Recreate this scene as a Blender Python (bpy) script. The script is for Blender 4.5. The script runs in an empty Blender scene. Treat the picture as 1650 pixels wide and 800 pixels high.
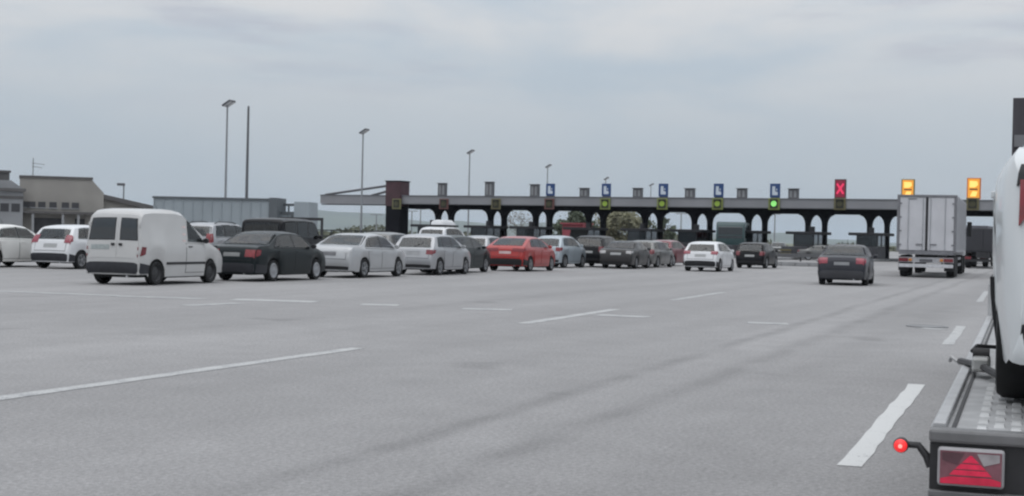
import bpy, bmesh, math, random
from mathutils import Vector, Matrix
random.seed(7)
R = math.radians
# ------------------------------------------------------------------ camera
FPX, CX, CY, CAMH = 2400.0, 825.0, 400.0, 1.42
ROLL, PITCH = math.atan(0.0227), math.atan(18/2400)
F = Vector((0, math.cos(PITCH), -math.sin(PITCH)))
R0 = Vector((1, 0, 0)); U0 = R0.cross(F)
RV = R0*math.cos(ROLL) + U0*math.sin(ROLL)
UV = U0*math.cos(ROLL) - R0*math.sin(ROLL)
CAM = Vector((0, 0, CAMH))
sc = bpy.context.scene
cd = bpy.data.cameras.new('camera'); cam = bpy.data.objects.new('camera', cd)
sc.collection.objects.link(cam); sc.camera = cam
cd.sensor_width = 36.0; cd.lens = 36.0*FPX/1650.0; cd.clip_start = 0.1; cd.clip_end = 20000
M = Matrix((RV, UV, -F)).transposed().to_4x4(); M.translation = CAM
cam.matrix_world = M
# ------------------------------------------------------------------ world, sun, exposure
SUN_EL, SUN_AZ = 70.0, 215.0          # azimuth clockwise from +Y
w = bpy.data.worlds.new('World'); sc.world = w; w.use_nodes = True
nt = w.node_tree; nt.nodes.clear()
def N(t, **kw):
    n = nt.nodes.new(t)
    for k, v in kw.items():
        if k.startswith('i_'):
            key = k[2:]
            n.inputs[int(key) if key.isdigit() else key].default_value = v
        else: setattr(n, k, v)
    return n
LK = lambda a, b: nt.links.new(a, b)
def math_node(op, a, b=None, c=None):
    n = N('ShaderNodeMath', operation=op)
    for i, v in enumerate((a, b, c)):
        if v is None: continue
        if isinstance(v, (int, float)): n.inputs[i].default_value = v
        else: LK(v, n.inputs[i])
    return n.outputs[0]
def mixc(fac, a, b):
    n = N('ShaderNodeMix', data_type='RGBA')
    for i, v in ((0, fac), (6, a), (7, b)):
        if isinstance(v, (int, float)): n.inputs[i].default_value = v
        elif isinstance(v, tuple): n.inputs[i].default_value = (*v, 1)
        else: LK(v, n.inputs[i])
    return n.outputs[2]
out = N('ShaderNodeOutputWorld'); bg = N('ShaderNodeBackground'); bg.inputs[1].default_value = 0.1
sky = N('ShaderNodeTexSky', sky_type='NISHITA', sun_disc=False, sun_elevation=R(SUN_EL), sun_rotation=R(SUN_AZ))
sky.air_density = 1.0; sky.dust_density = 2.0
tc = N('ShaderNodeTexCoord'); sep = N('ShaderNodeSeparateXYZ'); LK(tc.outputs['Generated'], sep.inputs[0])
mp = N('ShaderNodeMapping'); mp.inputs['Scale'].default_value = (2.6, 2.6, 10.0); mp.inputs['Location'].default_value = (1.35, 0.4, 0.15)
LK(tc.outputs['Generated'], mp.inputs[0])
n1 = N('ShaderNodeTexNoise'); n1.inputs['Scale'].default_value = 1.3; n1.inputs['Detail'].default_value = 6; n1.inputs['Roughness'].default_value = .5
n1.inputs['Distortion'].default_value = .35
LK(mp.outputs[0], n1.inputs[0])
n2 = N('ShaderNodeTexNoise'); n2.inputs['Scale'].default_value = 3.4; n2.inputs['Detail'].default_value = 5
mp2 = N('ShaderNodeMapping'); mp2.inputs['Scale'].default_value = (1.8, 1.8, 11.0); mp2.inputs['Location'].default_value = (4.1, 2.0, .6)
LK(tc.outputs['Generated'], mp2.inputs[0]); LK(mp2.outputs[0], n2.inputs[0])
def ramp(src, lo, hi):
    n = N('ShaderNodeMapRange', interpolation_type='SMOOTHSTEP'); n.inputs[1].default_value = lo; n.inputs[2].default_value = hi
    LK(src, n.inputs[0]); return n.outputs[0]
CLOUD_LO, CLOUD_HI, CLOUD_DK = (5.5, 6.3, 7.1), (7.5, 7.6, 7.75), (4.9, 5.15, 6.0)
zup = math_node('MAXIMUM', sep.outputs[2], 0.0)
hi = ramp(zup, 0.055, 0.16)                       # broken cloud deck thins out towards the horizon
f1 = math_node('MULTIPLY', ramp(n1.outputs[0], .36, .60), math_node('ADD', .25, math_node('MULTIPLY', hi, .75)))
c1 = mixc(f1, CLOUD_LO, CLOUD_HI)
f2 = math_node('MULTIPLY', ramp(n2.outputs[0], .53, .74), math_node('MULTIPLY', hi, .75))
c2 = mixc(f2, c1, CLOUD_DK)
cie = math_node('ADD', 1.0, math_node('MULTIPLY', zup, 1.7))   # overcast vault is brighter towards the zenith
vm = N('ShaderNodeVectorMath', operation='SCALE'); LK(c2, vm.inputs[0]); LK(cie, vm.inputs['Scale'])
fin = mixc(0.93, sky.outputs[0], vm.outputs[0])
LK(fin, bg.inputs[0]); LK(bg.outputs[0], out.inputs[0])

sl = bpy.data.lights.new('sun', 'SUN'); sl.energy = 1.2; sl.angle = R(60); sl.color = (1, .98, .955)
so = bpy.data.objects.new('sun', sl); sc.collection.objects.link(so)
sdir = Vector((math.sin(R(SUN_AZ))*math.cos(R(SUN_EL)), math.cos(R(SUN_AZ))*math.cos(R(SUN_EL)), math.sin(R(SUN_EL))))
so.rotation_euler = (-sdir).to_track_quat('-Z', 'Y').to_euler(); so.location = (0, 0, 60)
vs = sc.view_settings; vs.view_transform = 'Standard'; vs.look = 'None'; vs.exposure = -0.38; vs.gamma = 1.0; vs.use_curve_mapping = False
sc.cycles.use_denoising = True
sc.cycles.filter_width = 2.3
sc.cycles.max_bounces = 6; sc.cycles.volume_bounces = 0
# ------------------------------------------------------------------ geometry of the picture
def ray(px, py): return F + RV*((px-CX)/FPX) - UV*((py-CY)/FPX)
def gnd(px, py, z=0.0):
    d = ray(px, py); return CAM + d*((z-CAMH)/d.z)
def at_depth(px, py, y):
    d = ray(px, py); return CAM + d*(y/d.y)
def on_plane(px, py, p0, n):
    d = ray(px, py); return CAM + d*((p0-CAM).dot(n)/d.dot(n))
ROAD = R(19.8)
RD = Vector((math.sin(ROAD), math.cos(ROAD), 0)); RL = Vector((-math.cos(ROAD), math.sin(ROAD), 0))   # along the road, to its left
def rotz_of(a): return math.pi/2 - a
# ------------------------------------------------------------------ materials
MATS = {}
def mat(name, col, rough=.6, metal=0, var=.12, scale=3.0, coat=0, emis=None, estr=0, bump=0, spec=.5, detail=4):
    if name in MATS: return MATS[name]
    m = bpy.data.materials.new(name); m.use_nodes = True; t = m.node_tree
    b = t.nodes['Principled BSDF']
    b.inputs['Roughness'].default_value = rough; b.inputs['Metallic'].default_value = metal
    b.inputs['Coat Weight'].default_value = coat; b.inputs['Coat Roughness'].default_value = .08
    b.inputs['Specular IOR Level'].default_value = spec
    c = t.nodes.new('ShaderNodeTexCoord'); n = t.nodes.new('ShaderNodeTexNoise')
    n.inputs['Scale'].default_value = scale; n.inputs['Detail'].default_value = detail
    t.links.new(c.outputs['Object'], n.inputs[0])
    r = t.nodes.new('ShaderNodeMapRange'); r.inputs[1].default_value = .3; r.inputs[2].default_value = .7
    r.inputs[3].default_value = 1-var; r.inputs[4].default_value = 1+var
    t.links.new(n.outputs[0], r.inputs[0])
    v = t.nodes.new('ShaderNodeVectorMath'); v.operation = 'SCALE'; v.inputs[0].default_value = col
    t.links.new(r.outputs[0], v.inputs['Scale']); t.links.new(v.outputs[0], b.inputs['Base Color'])
    if emis: b.inputs['Emission Color'].default_value = (*emis, 1); b.inputs['Emission Strength'].default_value = estr
    if bump:
        bp = t.nodes.new('ShaderNodeBump'); bp.inputs['Strength'].default_value = bump; bp.inputs['Distance'].default_value = .02
        t.links.new(n.outputs[0], bp.inputs['Height']); t.links.new(bp.outputs[0], b.inputs['Normal'])
    MATS[name] = m; return m
def paint(name, col, metal=0.0, rough=.32):
    """car paint: slightly dusty lower down through the noise, clear coat on top"""
    return mat(name, col, rough, metal, .04, 1.7, .10 if max(col) < .1 else .55, spec=.22 if max(col) < .1 else .35)
GLASS = mat('tinted_glass', (.006, .009, .012), .05, 0, .1, 2, .45, spec=.75)
def car_glass(name, tint):
    m = bpy.data.materials.new(name); m.use_nodes = True; t = m.node_tree; t.nodes.clear()
    o = t.nodes.new('ShaderNodeOutputMaterial'); mx = t.nodes.new('ShaderNodeMixShader'); tr = t.nodes.new('ShaderNodeBsdfTransparent'); gl = t.nodes.new('ShaderNodeBsdfGlossy')
    fr = t.nodes.new('ShaderNodeFresnel'); fr.inputs[0].default_value = 1.72
    tr.inputs[0].default_value = (*tint, 1); gl.inputs['Roughness'].default_value = .04
    t.links.new(fr.outputs[0], mx.inputs[0]); t.links.new(tr.outputs[0], mx.inputs[1]); t.links.new(gl.outputs[0], mx.inputs[2]); t.links.new(mx.outputs[0], o.inputs[0])
    return m
CGLASS = car_glass('car_glass', (.60, .65, .65)); PGLASS = car_glass('privacy_glass', (.22, .24, .25))
SEAT = mat('seat_fabric', (.03, .03, .034), .9, 0, .3, 6)
RUBBER = mat('tyre_rubber', (.009, .009, .010), .85, 0, .2, 20)
ALLOY = mat('wheel_alloy', (.36, .365, .38), .38, .7, .15, 9)
STEELW = mat('wheel_steel_dark', (.05, .05, .053), .55, .3, .2, 9)
PLASTIC = mat('black_plastic', (.012, .012, .014), .55, 0, .2, 8)
UNDER = mat('underbody_black', (.010, .010, .011), .9)
TAIL = mat('tail_lamp_red', (.19, .008, .014), .15, 0, .25, 14, .6)
TAILP = mat('tail_lamp_pink', (.22, .016, .035), .18, 0, .25, 14, .6)
TAILD = mat('tail_lamp_dark', (.16, .018, .025), .2, 0, .25, 14, .6)
LAMPW = mat('lamp_clear', (.62, .63, .65), .12, .1, .1, 12, .5)
PLATE = mat('number_plate_white', (.34, .345, .345), .45, 0, .08, 20)
CHROME = mat('bright_trim', (.55, .56, .58), .22, .9)
# ------------------------------------------------------------------ object helpers
COL = sc.collection
def link(o, parent=None):
    COL.objects.link(o)
    if parent is not None: o.parent = parent
    return o
def tag(o, label=None, cat=None, group=None, kind=None):
    for k, v in (('label', label), ('category', cat), ('group', group), ('kind', kind)):
        if v: o[k] = v
    return o
def thing(name, label, cat, loc=(0, 0, 0), rz=0, group=None):
    o = bpy.data.objects.new(name, None); link(o); o.location = loc; o.rotation_euler = (0, 0, rz)
    o.empty_display_size = .3
    return tag(o, label, cat, group)
class MB:
    def __init__(s): s.v = []; s.f = []
    def add(s, vs, fs):
        k = len(s.v); s.v += [tuple(p) for p in vs]; s.f += [tuple(i+k for i in q) for q in fs]; return s
    def box(s, x0, x1, y0, y1, z0, z1):
        return s.add([(x0,y0,z0),(x1,y0,z0),(x1,y1,z0),(x0,y1,z0),(x0,y0,z1),(x1,y0,z1),(x1,y1,z1),(x0,y1,z1)],
                     [(0,3,2,1),(4,5,6,7),(0,1,5,4),(1,2,6,5),(2,3,7,6),(3,0,4,7)])
    def prism(s, poly, axis, a, b):
        """poly in the plane across `axis`, extruded a..b"""
        n = len(poly)
        def P(u, v, t): return {'x': (t, u, v), 'y': (u, t, v), 'z': (u, v, t)}[axis]
        vs = [P(u, v, a) for u, v in poly] + [P(u, v, b) for u, v in poly]
        fs = [tuple(range(n)), tuple(range(2*n-1, n-1, -1))] + [(i, i+n, (i+1) % n+n, (i+1) % n) for i in range(n)]
        return s.add(vs, fs)
    def tube(s, pts, r, n=8, r1=None):
        pts = [Vector(p) for p in pts]; rings = []; m = len(pts)
        for i, p in enumerate(pts):
            d = (pts[min(i+1, m-1)] - pts[max(i-1, 0)]).normalized()
            a = d.orthogonal().normalized() if i == 0 else (a - d*a.dot(d)).normalized()
            b = d.cross(a); rr = r if r1 is None else r + (r1-r)*i/(m-1)
            rings.append([p + (a*math.cos(2*math.pi*k/n) + b*math.sin(2*math.pi*k/n))*rr for k in range(n)])
        vs = [q for g in rings for q in g]
        fs = [(i*n+k, i*n+(k+1) % n, (i+1)*n+(k+1) % n, (i+1)*n+k) for i in range(m-1) for k in range(n)]
        fs += [tuple(range(n-1, -1, -1)), tuple((m-1)*n+k for k in range(n))]
        return s.add(vs, fs)
    def lathe(s, prof, n=24, axis='y', c=(0, 0, 0)):
        """prof: (offset along axis, radius); closed ring surface"""
        m = len(prof); vs = []
        for o, r in prof:
            for k in range(n):
                a = 2*math.pi*k/n; u, v = r*math.cos(a), r*math.sin(a)
                q = {'y': (u, o, v), 'z': (u, v, o), 'x': (o, u, v)}[axis]
                vs.append((q[0]+c[0], q[1]+c[1], q[2]+c[2]))
        fs = [(i*n+k, i*n+(k+1) % n, (i+1)*n+(k+1) % n, (i+1)*n+k) for i in range(m-1) for k in range(n)]
        return s.add(vs, fs)
    def mesh(s, name, m, smooth=None, bevel=0):
        me = bpy.data.meshes.new(name); me.from_pydata(s.v, [], s.f); me.update()
        bm = bmesh.new(); bm.from_mesh(me)
        bmesh.ops.remove_doubles(bm, verts=bm.verts, dist=1e-5)
        if bevel:
            es = [e for e in bm.edges if len(e.link_faces) == 2 and e.calc_face_angle(0) > R(40)]
            bmesh.ops.bevel(bm, geom=es, offset=bevel, segments=2, affect='EDGES', profile=.5)
        bmesh.ops.recalc_face_normals(bm, faces=bm.faces); bm.to_mesh(me); bm.free()
        me.materials.append(m)
        if smooth is not None:
            for p in me.polygons: p.use_smooth = True
            me.set_sharp_from_angle(angle=R(smooth))
        return me
    def build(s, name, m, parent=None, smooth=None, bevel=0, loc=None, rz=None):
        o = bpy.data.objects.new(name, s.mesh(name, m, smooth, bevel)); link(o, parent)
        if loc is not None: o.location = loc
        if rz is not None: o.rotation_euler = (0, 0, rz)
        return o
def obj_of(name, me, parent=None, loc=None):
    o = bpy.data.objects.new(name, me); link(o, parent)
    if loc is not None: o.location = loc
    return o
# ------------------------------------------------------------------ ground
def node_mat(name):
    m = bpy.data.materials.new(name); m.use_nodes = True; t = m.node_tree
    return m, t, t.nodes['Principled BSDF']
def tnode(t, typ, ins=None, **kw):
    n = t.nodes.new(typ)
    for k, v in kw.items(): setattr(n, k, v)
    for k, v in (ins or {}).items():
        if isinstance(v, bpy.types.NodeSocket): t.links.new(v, n.inputs[k])
        else: n.inputs[k].default_value = v
    return n
def lat(px, py):
    p = gnd(px, py); return p.dot(RL)
SEAMS = [(lat(880, 645), .12, .24), (lat(1005, 664), .15, .22), (lat(420, 520), .30, .07), (lat(1440, 560), .5, .07), (lat(1300, 600), .6, .05), (lat(700, 555), .7, .06), (lat(300, 700), .5, .04), (lat(940, 655), .55, -.09)]
def asphalt():
    m, t, b = node_mat('worn_asphalt')
    tc = t.nodes.new('ShaderNodeTexCoord'); O = tc.outputs['Object']
    def noise(scale, detail, vec=O, rough=.5):
        return tnode(t, 'ShaderNodeTexNoise', {0: vec, 'Scale': scale, 'Detail': detail, 'Roughness': rough}).outputs[0]
    def mr(v, a, b_, c, d): return tnode(t, 'ShaderNodeMapRange', {0: v, 1: a, 2: b_, 3: c, 4: d}).outputs[0]
    def mm(op, a, b_): return tnode(t, 'ShaderNodeMath', {0: a, 1: b_}, operation=op).outputs[0]
    st = tnode(t, 'ShaderNodeMapping', {0: O, 'Scale': (.035, .55, 1)}).outputs[0]        # wear streaks along the lanes
    broad = mr(noise(.07, 4), .3, .7, .90, 1.09)
    streak = mr(noise(1.0, 5, st), .3, .7, .90, 1.10)
    mid = mr(noise(1.7, 5), .3, .7, .95, 1.05)
    fine = mr(noise(26, 4, O, .7), .28, .72, .70, 1.30)
    grit = mr(noise(95, 2, O, .8), .3, .7, .72, 1.28)
    v = mm('MULTIPLY', mm('MULTIPLY', broad, streak), mm('MULTIPLY', mid, mm('MULTIPLY', fine, grit)))
    sx = tnode(t, 'ShaderNodeSeparateXYZ', {0: O})
    wob = mr(noise(.22, 3), 0, 1, -.2, .2)
    y = mm('ADD', sx.outputs[1], wob)
    for y0, wd, dark in SEAMS:                                          # tar seams and rubber tracks
        d = mm('ABSOLUTE', mm('SUBTRACT', y, float(y0)), 0.0)
        k = tnode(t, 'ShaderNodeMapRange', {0: d, 1: 0.0, 2: wd*1.8, 3: 1.0, 4: 0.0}, interpolation_type='SMOOTHSTEP').outputs[0]
        k = mm('MULTIPLY', k, mr(noise(.9, 4), .35, .6, .15, 1.0))
        v = mm('MULTIPLY', v, mm('SUBTRACT', 1.0, mm('MULTIPLY', k, dark)))
    # oil spots
    sp = mr(noise(.55, 3), .66, .74, 1.0, .82); v = mm('MULTIPLY', v, sp)
    s = tnode(t, 'ShaderNodeVectorMath', {0: (.256, .249, .249), 'Scale': v}, operation='SCALE')
    t.links.new(s.outputs[0], b.inputs['Base Color'])
    b.inputs['Roughness'].default_value = .82; b.inputs['Specular IOR Level'].default_value = .35
    h = mm('ADD', mm('MULTIPLY', noise(26, 4, O, .7), .6), mm('MULTIPLY', noise(95, 2, O, .8), .4))
    bp = tnode(t, 'ShaderNodeBump', {'Strength': .35, 'Distance': .012, 'Height': h}); t.links.new(bp.outputs[0], b.inputs['Normal'])
    return m
ASPHALT = asphalt()
def local_road(px, py):
    p = gnd(px, py); return p.dot(RD), p.dot(RL)
g = MB().add([(-60, -120, 0), (520, -120, 0), (520, 150, 0), (-60, 150, 0)], [(0, 1, 2, 3)]).build('road_asphalt', ASPHALT, rz=rotz_of(ROAD))
tag(g, kind='structure')
FIELD = mat('dry_field', (.13, .135, .085), .95, 0, .3, .03, bump=0)
gv = MB()
n = 48; rad = [0, 300, 900, 2500, 11000]
vs = [(0, 0, -.06)] + [(rad[i]*math.sin(2*math.pi*k/n), rad[i]*math.cos(2*math.pi*k/n), -.06) for i in range(1, 5) for k in range(n)]
fs = [(0, 1+(k+1) % n, 1+k) for k in range(n)] + [(1+i*n+k, 1+i*n+(k+1) % n, 1+(i+1)*n+(k+1) % n, 1+(i+1)*n+k) for i in range(3) for k in range(n)]
tag(gv.add(vs, fs).build('ground', FIELD), kind='structure')
# far hills behind the left end of the canopy
HILL = mat('hill_scrub', (.085, .10, .07), .95, 0, .3, .004)
hv = []; hf = []; m = 90
for i in range(m):
    px = -900 + i*38
    p = at_depth(px, 380, 6500)
    h = 30 + 24*math.exp(-((px-480)/330)**2) + 7*math.sin(i*.7) + 5*math.sin(i*1.9+1) - max(0, (px-700))*.02
    h = max(h, 4)
    for dy, hz in ((0, -1), (350, .62), (800, 1), (1900, .5), (2600, -1)):
        k = 1 + dy/6500
        hv.append((p.x*k, p.y*k, -1 if hz < 0 else 1.8*h*hz + 3*math.sin(i*1.3+dy)))
for i in range(m-1):
    for j in range(4): a = i*5+j; hf.append((a, a+1, a+6, a+5))
tag(MB().add(hv, hf).build('hills', HILL, smooth=60), kind='structure')
# ------------------------------------------------------------------ road markings
def marking_mat(name, keep, bright=.62):
    m, t, b = node_mat(name)
    O = t.nodes.new('ShaderNodeTexCoord').outputs['Object']
    n1 = tnode(t, 'ShaderNodeTexNoise', {0: O, 'Scale': 3.0, 'Detail': 8, 'Roughness': .72}).outputs[0]
    n2 = tnode(t, 'ShaderNodeTexNoise', {0: O, 'Scale': 45.0, 'Detail': 3}).outputs[0]
    s = tnode(t, 'ShaderNodeMath', {0: n1, 1: n2}, operation='ADD').outputs[0]
    f = tnode(t, 'ShaderNodeMapRange', {0: s, 1: .80+keep*.35, 2: 1.0+keep*.35, 3: 1.0, 4: 0.0}).outputs[0]
    mx = tnode(t, 'ShaderNodeMix', {0: f, 6: (.24, .24, .25, 1), 7: (bright, bright, bright*.99, 1)}, data_type='RGBA')
    t.links.new(mx.outputs[2], b.inputs['Base Color']); b.inputs['Roughness'].default_value = .75
    return m
LINE = marking_mat('lane_paint', .48, .42); LINEW = marking_mat('lane_paint_worn', .36, .41); LINEB = marking_mat('lane_paint_bright', .92, .54)
def marking(pa, pb, width, m, label=None):
    """a stripe of paint between two ground pixels"""
    a, b = gnd(*pa), gnd(*pb); d = b-a; L = d.length; ang = math.atan2(d.y, d.x)
    mb = MB(); k = max(3, int(L/.35)); top = []; bot = []
    for i in range(k+1):
        x = L*i/k; top.append((x, width/2+random.uniform(-.014, .008), 0)); bot.append((x, -width/2+random.uniform(-.008, .014), 0))
    mb.add(top+bot, [(i, k+1+i, k+2+i, i+1) for i in range(k)])
    o = mb.build('lane_marking', m, loc=(a.x, a.y, .004), rz=ang)
    return tag(o, kind='structure')
marking((-30, 646.5), (577, 561.5), .20, LINE)
marking((843, 522), (992, 499), .24, LINE)
marking((1368, 752), (1478, 620), .17, LINEB)
marking((1527, 556), (1549, 526), .17, LINE)
marking((1578, 487), (1590, 470), .17, LINEW)
marking((1085, 484), (1165, 471.5), .22, LINEW)
for a, b_, wd, m_ in [((-20, 469), (190, 477), .42, LINEW), ((185, 477.5), (330, 482), .45, LINEW), ((375, 483), (510, 487), .7, LINE), ((300, 493), (385, 489), .35, LINEW),
                      ((582, 491), (642, 492.5), .62, LINE), ((745, 498), (825, 500), .6, LINEW), ((962, 508), (1045, 511.5), .6, LINEW),
                      ((1205, 520.5), (1270, 522.5), .55, LINEW), ((1482, 529), (1522, 531.5), .4, LINEW)]:
    marking(a, b_, wd, m_)
# manhole frame beside the right-hand dashed line
pm = gnd(1494, 527)
mh = thing('manhole_cover', 'dark round manhole cover set in the asphalt beside the dashed line', 'manhole cover', (pm.x, pm.y, .003))
MB().lathe([(0, .36), (.012, .36), (.012, .30), (0, .30)], 28, 'z').build('frame_ring', mat('cast_iron', (.22, .22, .225), .6, .5), mh, smooth=40)
MB().lathe([(0, .295), (.008, .295), (.008, .001)], 28, 'z').build('lid', mat('cast_iron_lid', (.23, .23, .235), .6, .4), mh)
# ------------------------------------------------------------------ cars
def fillet(pts, dmax=.09):
    o = [pts[0]]
    for i in range(1, len(pts)-1):
        a, b, c = (Vector(pts[i-1]), Vector(pts[i]), Vector(pts[i+1]))
        u = a-b; v = c-b; p = b + u*min(.4, dmax/max(u.length, 1e-6)); q = b + v*min(.4, dmax/max(v.length, 1e-6))
        o += [tuple(p), tuple((p+b*2+q)/4), tuple(q)]
    return o + [pts[-1]]
KIND = dict(
 # profile along the centre line from the rear bumper over the roof to the nose; belt = shoulder height rear/front
 sedan=dict(L=4.5, W=1.74, H=1.43, belt=(.97, .90), tum=.21, wr=.31, wx=(.98, 3.64),
    prof=[(.05,.27),(0,.40),(0,.58),(.035,.76),(.09,.93),(.16,.99),(.74,1.035),(1.40,1.36),(1.72,1.42),(2.3,1.43),(2.78,1.375),(3.46,1.0),(3.62,.955),(4.2,.83),(4.42,.68),(4.5,.5),(4.46,.27)],
    rwin=(1.06, 1.36), wins=[(.98,1.26,1.28,1.38),(1.30,2.14,1.42,2.14),(2.22,3.22,2.22,2.78)], doors=[(1.38,2.17,1.12,2.17),(2.20,3.20,2.20,3.20)],
    tail=[(.46,.72,.78,.92)], plate=(.70,.80,.26), wscr=(2.84,3.42)),
 hatch=dict(L=3.95, W=1.70, H=1.46, belt=(.97, .90), tum=.20, wr=.30, wx=(.68, 3.18),
    prof=[(.05,.27),(0,.40),(0,.58),(.05,.74),(.10,.93),(.40,1.31),(.46,1.39),(.85,1.44),(1.5,1.46),(2.15,1.42),(2.98,1.02),(3.15,.96),(3.65,.83),(3.87,.68),(3.95,.5),(3.91,.27)],
    rwin=(.97, 1.31), wins=[(.48,.86,.66,.92),(.92,1.72,.96,1.72),(1.80,2.72,1.80,2.16)], doors=[(1.06,1.75,.90,1.75),(1.78,2.68,1.78,2.68)],
    tail=[(.50,.76,.76,.93)], plate=(.70,.80,.26), wscr=(2.22,2.94)),
 wagon=dict(L=4.45, W=1.76, H=1.48, belt=(.97, .90), tum=.18, wr=.31, wx=(.92, 3.58),
    prof=[(.05,.27),(0,.40),(0,.58),(.04,.76),(.09,.95),(.36,1.36),(.46,1.43),(1.0,1.475),(1.9,1.48),(2.55,1.43),(3.38,1.02),(3.56,.96),(4.15,.83),(4.37,.68),(4.45,.5),(4.41,.27)],
    rwin=(.99, 1.36), wins=[(.44,1.12,.60,1.14),(1.18,2.05,1.20,2.05),(2.13,3.14,2.13,2.56)], doors=[(1.30,2.08,1.12,2.08),(2.11,3.10,2.11,3.10)],
    tail=[(.54,.76,.74,1.0)], plate=(.68,.78,.26), wscr=(2.62,3.34)),
 suv=dict(L=4.35, W=1.80, H=1.66, belt=(1.08, 1.02), tum=.15, wr=.35, wx=(.80, 3.42),
    prof=[(.05,.34),(0,.48),(0,.68),(.04,.88),(.08,1.06),(.30,1.50),(.38,1.59),(.9,1.65),(1.8,1.66),(2.4,1.61),(3.2,1.15),(3.4,1.09),(4.0,.96),(4.25,.80),(4.35,.6),(4.31,.34)],
    rwin=(1.10, 1.50), wins=[(.40,1.00,.54,1.04),(1.08,1.95,1.10,1.95),(2.03,2.98,2.03,2.42)], doors=[(1.22,1.98,1.02,1.98),(2.01,2.94,2.01,2.94)],
    tail=[(.58,.80,.84,1.10)], plate=(.74,.84,.26), wscr=(2.48,3.16)),
 jeep=dict(L=4.2, W=1.84, H=1.82, belt=(1.12, 1.12), tum=.06, wr=.38, wx=(.72, 3.30),
    prof=[(.06,.46),(0,.52),(0,.70),(.01,1.12),(.06,1.66),(.12,1.77),(.6,1.81),(1.8,1.82),(2.42,1.77),(2.74,1.22),(2.86,1.17),(4.0,1.10),(4.15,1.02),(4.2,.62),(4.17,.46)],
    rwin=(1.18, 1.64), wins=[(.22,1.0,.24,1.0),(1.08,1.80,1.08,1.80),(1.88,2.58,1.88,2.40)], doors=[(1.12,1.84,1.04,1.84),(1.86,2.60,1.86,2.60)],
    tail=[(.66,.84,.74,.98)], plate=(.66,.76,.26), wscr=(2.46,2.70)),
 van=dict(L=4.15, W=1.72, H=1.86, belt=(1.08, .98), tum=.09, wr=.30, wx=(.72, 3.32),
    prof=[(.05,.30),(0,.40),(0,.62),(.03,1.0),(.09,1.50),(.14,1.70),(.24,1.81),(.6,1.85),(1.55,1.86),(1.98,1.80),(2.22,1.64),(2.42,1.50),(3.16,1.06),(3.32,1.0),(3.82,.86),(4.06,.70),(4.15,.5),(4.11,.30)],
    rwin=None, wins=[(2.12,2.92,2.12,2.44)], doors=[(2.02,2.94,2.02,2.94)],
    tail=[(.70,.79,.70,.93)], plate=None, wscr=(2.50,3.12)),
)
KIND['fastback'] = dict(KIND['hatch'], L=4.2, W=1.76, H=1.42, tum=.22, wx=(.80, 3.40),
    prof=[(.05,.27),(0,.40),(0,.58),(.05,.74),(.09,.95),(.20,1.01),(.92,1.33),(1.3,1.40),(1.85,1.42),(2.4,1.37),(3.2,1.0),(3.38,.95),(3.9,.82),(4.12,.68),(4.2,.5),(4.16,.27)],
    rwin=(1.035, 1.33), wins=[(.80,1.12,.98,1.16),(1.18,1.92,1.22,1.92),(2.0,2.94,2.0,2.40)], doors=[(1.22,1.95,1.02,1.95),(1.98,2.90,1.98,2.90)], wscr=(2.46,3.16))
KIND['highboot'] = dict(KIND['sedan'], tum=.30, belt=(1.06, .98),
    prof=[(.05,.27),(0,.40),(0,.62),(.03,.84),(.07,1.02),(.15,1.10),(.5,1.135),(1.05,1.15),(1.62,1.38),(1.85,1.42),(2.3,1.43),(2.78,1.375),(3.46,1.06),(3.62,1.0),(4.2,.86),(4.42,.70),(4.5,.5),(4.46,.27)], rwin=(1.18, 1.37))
_wheels = {}
def wheel_meshes(r, style):
    k = (round(r, 3), style)
    if k in _wheels: return _wheels[k]
    wd = .105
    ty = MB().lathe([(-wd*.8, r*.66), (-wd, r*.80), (-wd*.95, r*.93), (-wd*.7, r*.99), (0, r), (wd*.7, r*.99), (wd*.95, r*.93), (wd, r*.80), (wd*.8, r*.66), (0, r*.62), (-wd*.8, r*.66)], 28).mesh('tyre', RUBBER, 35)
    rm = MB().lathe([(wd*.82, r*.67), (wd*.80, r*.60), (wd*.30, r*.56), (wd*.25, .01)], 28)
    mt = ALLOY
    if style == 'spoke':
        for i in range(5):
            a = 2*math.pi*i/5
            for da in (-.13, .13):
                p0 = (r*.12*math.cos(a), r*.12*math.sin(a)); p1 = (r*.62*math.cos(a+da), r*.62*math.sin(a+da))
                t = Vector((-(p1[1]-p0[1]), p1[0]-p0[0])).normalized()*r*.055
                vs = []
                for yy in (wd*.45, wd*.86):
                    vs += [(p0[0]-t.x, yy, p0[1]-t.y), (p0[0]+t.x, yy, p0[1]+t.y), (p1[0]+t.x, yy, p1[1]+t.y), (p1[0]-t.x, yy, p1[1]-t.y)]
                rm.add(vs, [(0,1,2,3),(4,5,6,7),(0,1,5,4),(1,2,6,5),(2,3,7,6),(3,0,4,7)])
        rm.lathe([(wd*.9, r*.16), (wd*.95, r*.10), (wd*.95, .005)], 16)
    elif style == 'cover':
        rm = MB().lathe([(wd*.82, r*.70), (wd*.95, r*.62), (wd*.80, r*.50), (wd*.92, r*.25), (wd*.95, .005)], 28)
        for i in range(8):
            a = 2*math.pi*i/8; c = (r*.46*math.cos(a), r*.46*math.sin(a))
            rm.lathe([(wd*.90, r*.05), (wd*.97, r*.035), (wd*.97, .002)], 8, 'y', (c[0], 0, c[1]))
    else:
        rm = MB().lathe([(wd*.80, r*.66), (wd*.30, r*.58), (wd*.55, r*.34), (wd*.62, .005)], 24); mt = STEELW
        for i in range(6):
            a = 2*math.pi*i/6
            rm.lathe([(wd*.50, r*.06), (wd*.66, r*.05), (wd*.66, .002)], 8, 'y', (r*.22*math.cos(a), 0, r*.22*math.sin(a)))
    _wheels[k] = (ty, rm.mesh('rim', mt, 40)); return _wheels[k]
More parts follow.
